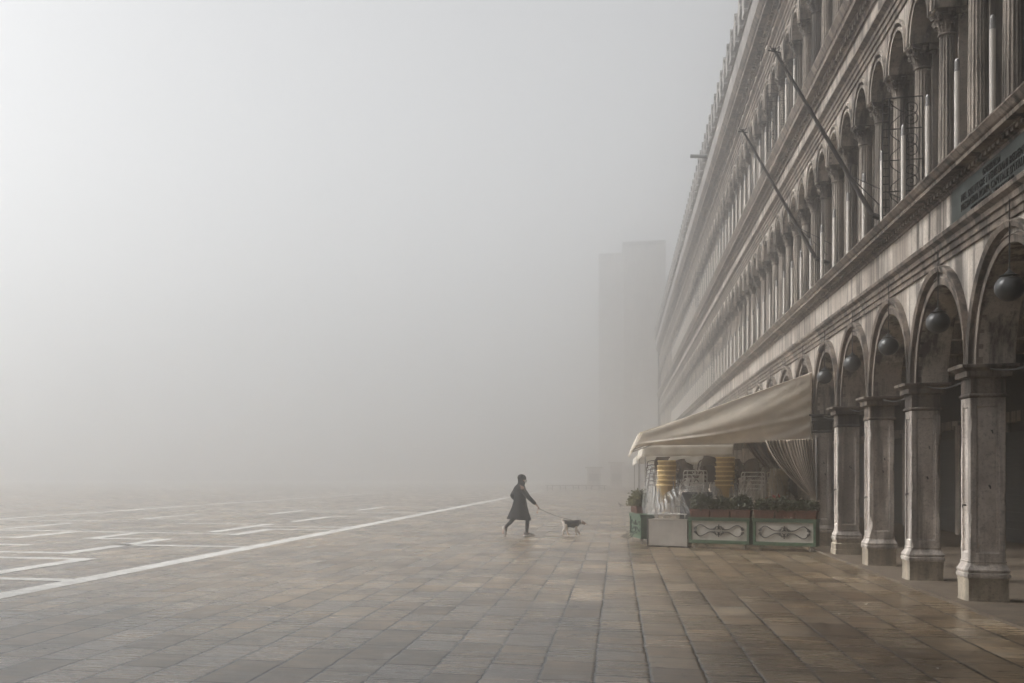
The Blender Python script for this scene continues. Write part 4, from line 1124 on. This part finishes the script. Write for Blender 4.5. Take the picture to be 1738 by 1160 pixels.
# dog: small, white and brown, in a dark jacket, head low, walking
do = wo_ + Vector((math.cos(WR), math.sin(WR), 0)) * ((1010 - 450) / 6.685 * WD / 2000); do.z = 0
t = thing('dog', 'small white and brown dog in dark jacket walking ahead on a lead', 'dog', do, WR)
b = Sk()
hip_ = b.add((-.17, 0, .335), (.070, .075))
mid = b.chain(hip_, ((-.08, 0, .335), (.072, .078))); che = b.chain(mid, ((.03, 0, .325), (.082, .085)), ((.12, 0, .33), (.085, .095)))
nk = b.chain(che, ((.19, 0, .36), .062), ((.25, 0, .375), .055))
hd = b.chain(nk, ((.31, 0, .362), .066), ((.36, 0, .338), .046), ((.40, 0, .318), .032), ((.425, 0, .312), .024))
for sy in (-1, 1): b.chain(nk + 1, ((.295, sy * .06, .40), .024), ((.288, sy * .082, .365), .022), ((.295, sy * .086, .325), .014))
b.chain(hip_, ((-.235, 0, .385), .028), ((-.255, 0, .43), .024), ((-.235, 0, .475), .019), ((-.20, 0, .487), .011))
def lg(par, *pts): b.chain(par, *pts)
lg(hip_, ((-.19, -.05, .29), .065), ((-.18, -.055, .215), .046), ((-.245, -.055, .13), .027), ((-.265, -.055, .045), .021), ((-.25, -.055, .02), .021), ((-.225, -.055, .016), .015))
lg(hip_, ((-.16, .05, .29), .065), ((-.10, .055, .215), .046), ((-.115, .055, .12), .027), ((-.065, .055, .04), .021), ((-.045, .055, .02), .021), ((-.02, .055, .016), .015))
lg(che, ((.12, -.055, .25), .046), ((.105, -.058, .185), .033), ((.115, -.058, .10), .025), ((.11, -.058, .035), .021), ((.125, -.058, .019), .021), ((.145, -.058, .015), .014))
lg(che, ((.14, .055, .25), .046), ((.135, .058, .19), .033), ((.20, .058, .11), .025), ((.25, .058, .045), .021), ((.275, .058, .02), .019), ((.29, .058, .016), .014))
me = b.mesh('dog_white'); me.materials.append(M['dog_brown'])
for pl in me.polygons:
    c = pl.center
    if (c.x > .275 and c.z > .28 and not (c.z < .325 and c.x > .37)): pl.material_index = 1
link('body', me, t)
m = MB()
def dr(x, ry, zt, zb, n=28): return [(x, ry * math.cos(a), (zt + zb) / 2 + (zt - zb) / 2 * math.sin(a)) for a in [2 * PI * k / n for k in range(n)]]
m.loft([dr(-.205, .088, .425, .315), dr(-.19, .094, .43, .29), dr(-.08, .092, .425, .235), dr(.03, .099, .42, .22), dr(.12, .105, .425, .215), dr(.18, .096, .435, .25), dr(.215, .076, .44, .295), dr(.21, .06, .43, .31)])
jk = m.build('jacket', 'dog_coat', t, smooth=True)
m = MB(); m.tube([(.245, .058 * math.cos(a), .375 + .06 * math.sin(a)) for a in [2 * PI * k / 16 for k in range(17)]], .011, 6); m.build('collar', 'leash', t)
for sy in (-1, 1):
    m = MB(); m.lathe([(.001, -.006), (.006, -.003), (.006, .003), (.001, .006)], (.365, sy * .040, .362), 8); m.build('eye', 'black_knit', t)
m = MB(); m.lathe([(.001, -.012), (.012, -.006), (.013, .004), (.001, .011)], (.445, 0, .315), 10); m.build('nose', 'black_knit', t)
DM = Matrix.Translation(do) @ Matrix.Rotation(WR, 4, 'Z')
# lead
t = thing('dog_lead', 'thin dark dog lead stretched from the hand to the dog', 'lead', hand_w)
e = DM @ Vector((.02, 0, .425)); pts = [Vector((0, 0, 0)).lerp(e - hand_w, i / 16) + Vector((0, 0, -.035 * math.sin(PI * i / 16))) for i in range(17)]
m = MB(); m.tube(pts, .008, 6); m.build('strap', 'leash', t)
m = MB(); m.tube([(0, 0, 0), (-.02, 0, -.04), (-.025, 0, -.09)], .006, 5); m.lathe([(.004, -.085), (.018, -.095), (.022, -.12), (.012, -.14), (.002, -.142)], (-.025, 0, 0), 10); m.build('bag_pouch', 'pouch', t)

# pigeon on the paving farther off
def bird(label, loc, rot):
    t = thing('pigeon', label, 'pigeon', loc, rot)
    b = Sk(); p = b.add((0, 0, .12), (.055, .06)); q = b.chain(p, ((.06, 0, .15), .045), ((.085, 0, .20), .026), ((.095, 0, .235), .028), ((.125, 0, .232), .008))
    b.chain(p, ((-.07, 0, .105), .038), ((-.13, 0, .085), (.03, .010)), ((-.19, 0, .075), (.028, .006)))
    for sy in (-1, 1): b.chain(p, ((.0, sy * .025, .07), .016), ((.005, sy * .028, .025), .007), ((.0, sy * .028, .008), .006), ((.035, sy * .03, .006), .005))
    link('body', b.mesh('pigeon'), t)
bird('grey pigeon standing alone on the paving left of the terrace', gp(1053, 1.62 * 2000 / (861 - 809)), R(200))
# scraps of paper on the paving
rnd = random.Random(12)
for i, (px, py) in enumerate(((1424, 1044), (1440, 1050), (1593, 1137), (1470, 1027))):
    d = 1.62 * 2000 / (py - 809); p = at(px, py, d); p.z = .012
    m = MB(); m.sheet(lambda u, v: ((u - .5) * .035, (v - .5) * .022, .006 * math.sin(5 * u + i)), 4, 3)
    o = m.build('paper_scrap', 'paper', None, p, rnd.uniform(0, 3), solid=.002)
    tag(o, ['small white paper scrap on the paving, left one of a close pair', 'small white paper scrap on the paving, right one of a close pair', 'small white paper scrap on the dark paving by the lower edge', 'small white paper scrap nearest the terrace planters'][i], 'paper', 'paper scraps on the paving')

cb = thing('unseen_shade_block', 'tall plain block out of view behind the viewpoint, added to shade the near right', 'building', (10, -9, 0))  # unseen block, added to keep sky light off the near pillars and paving
m = MB(); m.box(.5, 22, -14, -1.6, 0, 24); m.build('wall', 'arcade_plaster', cb, keep=True)
m = MB(); m.box(.2, 22, -14, -1.3, 24.003, 24.8); m.build('cornice', 'arcade_plaster', cb, keep=True)
m = MB(); m.box(.3, 22, -14, -1.4, 5.3, 5.7); m.build('string_course', 'arcade_plaster', cb, keep=True)
bt = thing('unseen_shade_tower', 'tall square tower out of view at the left, added to shade the near foreground', 'tower', (-25, 7.5, 0))  # unseen tower, placed and sized so its shadow darkens the foreground
m = MB(); m.box(-7, 7, -9, 7, 0, 34); m.build('shaft', 'terracotta', bt, bevel=.2)
m = MB(); m.box(-7.8, 7.8, -9.8, 7.8, 34.01, 35); m.box(-7.3, 7.3, -9.3, 7.3, 35.01, 42); m.build('shade_tower_top', 'far_wall', bt)
# ------------------------------------------------------------------ buildings lost in the fog
e0 = gp(1019, 195); e1 = gp(1119, 195)
t = thing('tower_block', 'tall flat grey block at the far end of the square, faint in fog', 'building', e0, TH * 0)
wd = (e1 - e0).length
m = MB(); m.box(wd * .38, wd + .6, 0, 9, 0, 39.6); m.build('wall', 'far_wall', t, rot=0)
m = MB(); m.box(-.6, wd + .6, 22, 30, 0, 42.5); m.build('rear_wall', 'far_wall', t, rot=0)
m = MB(); m.box(wd * .38 - .2, wd + .6, -.2, 9, 39.61, 40.2); m.build('cornice', 'roof_stone', t)
# low boardwalk standing before the far end
p0, p1 = gp(936, 137), gp(1030, 139)
t = thing('boardwalk', 'low raised boardwalk crossing the misty far paving', 'boardwalk', p0, math.atan2(p1.y - p0.y, p1.x - p0.x))
W = (p1 - p0).length
m = MB(); m.box(0, W, 0, 1.6, .5, .6); m.build('deck', 'board', t)
for i in range(5):
    x = .2 + i * (W - .4) / 4
    m = MB(); m.tube([(x, .15, 0), (x, .15, .495)], .05, 8); m.tube([(x, 1.45, 0), (x, 1.45, .495)], .05, 8); m.tube([(x, .15, .25), (x, 1.45, .25)], .04, 8); m.build('trestle', 'iron', t)
for i, (px, wd_, h) in enumerate(((1008, 1.7, 2.7), (1046, 1.6, 3.4))):
    t = thing('kiosk', ['small pale kiosk in the fog at the end of the boardwalk', 'taller pale kiosk in the fog nearest the arcade side'][i], 'kiosk', gp(px, 158 + 4 * i), 0)
    m = MB(); m.box(-wd_ / 2, wd_ / 2, 0, 1.6, 0, h); m.build('wall', 'far_wall', t); m = MB(); m.box(-wd_ / 2 - .3, wd_ / 2 + .3, -.5, 1.8, h + .003, h + .2); m.build('roof', 'panel', t); m = MB(); m.box(-wd_ / 2 + .2, wd_ / 2 - .2, -.02, -.003, 1.0, 2.0); m.build('hatch', 'far_pane', t)


# ------------------------------------------------------------------ haze
hz = MB(); hz.box(-230, 200, -110, 330, -1.6, 43.5)
hm = bpy.data.materials.new('fog'); hm.use_nodes = True
N, L = hm.node_tree.nodes, hm.node_tree.links
N.remove(N['Principled BSDF'])
pv = N.new('ShaderNodeVolumePrincipled'); pv.inputs['Color'].default_value = (.963, .968, .970, 1); pv.inputs['Density'].default_value = HAZE_DENSITY; pv.inputs['Anisotropy'].default_value = .925
L.new(pv.outputs[0], N['Material Output'].inputs['Volume'])
tag(hz.build('haze', hm), kind='stuff')
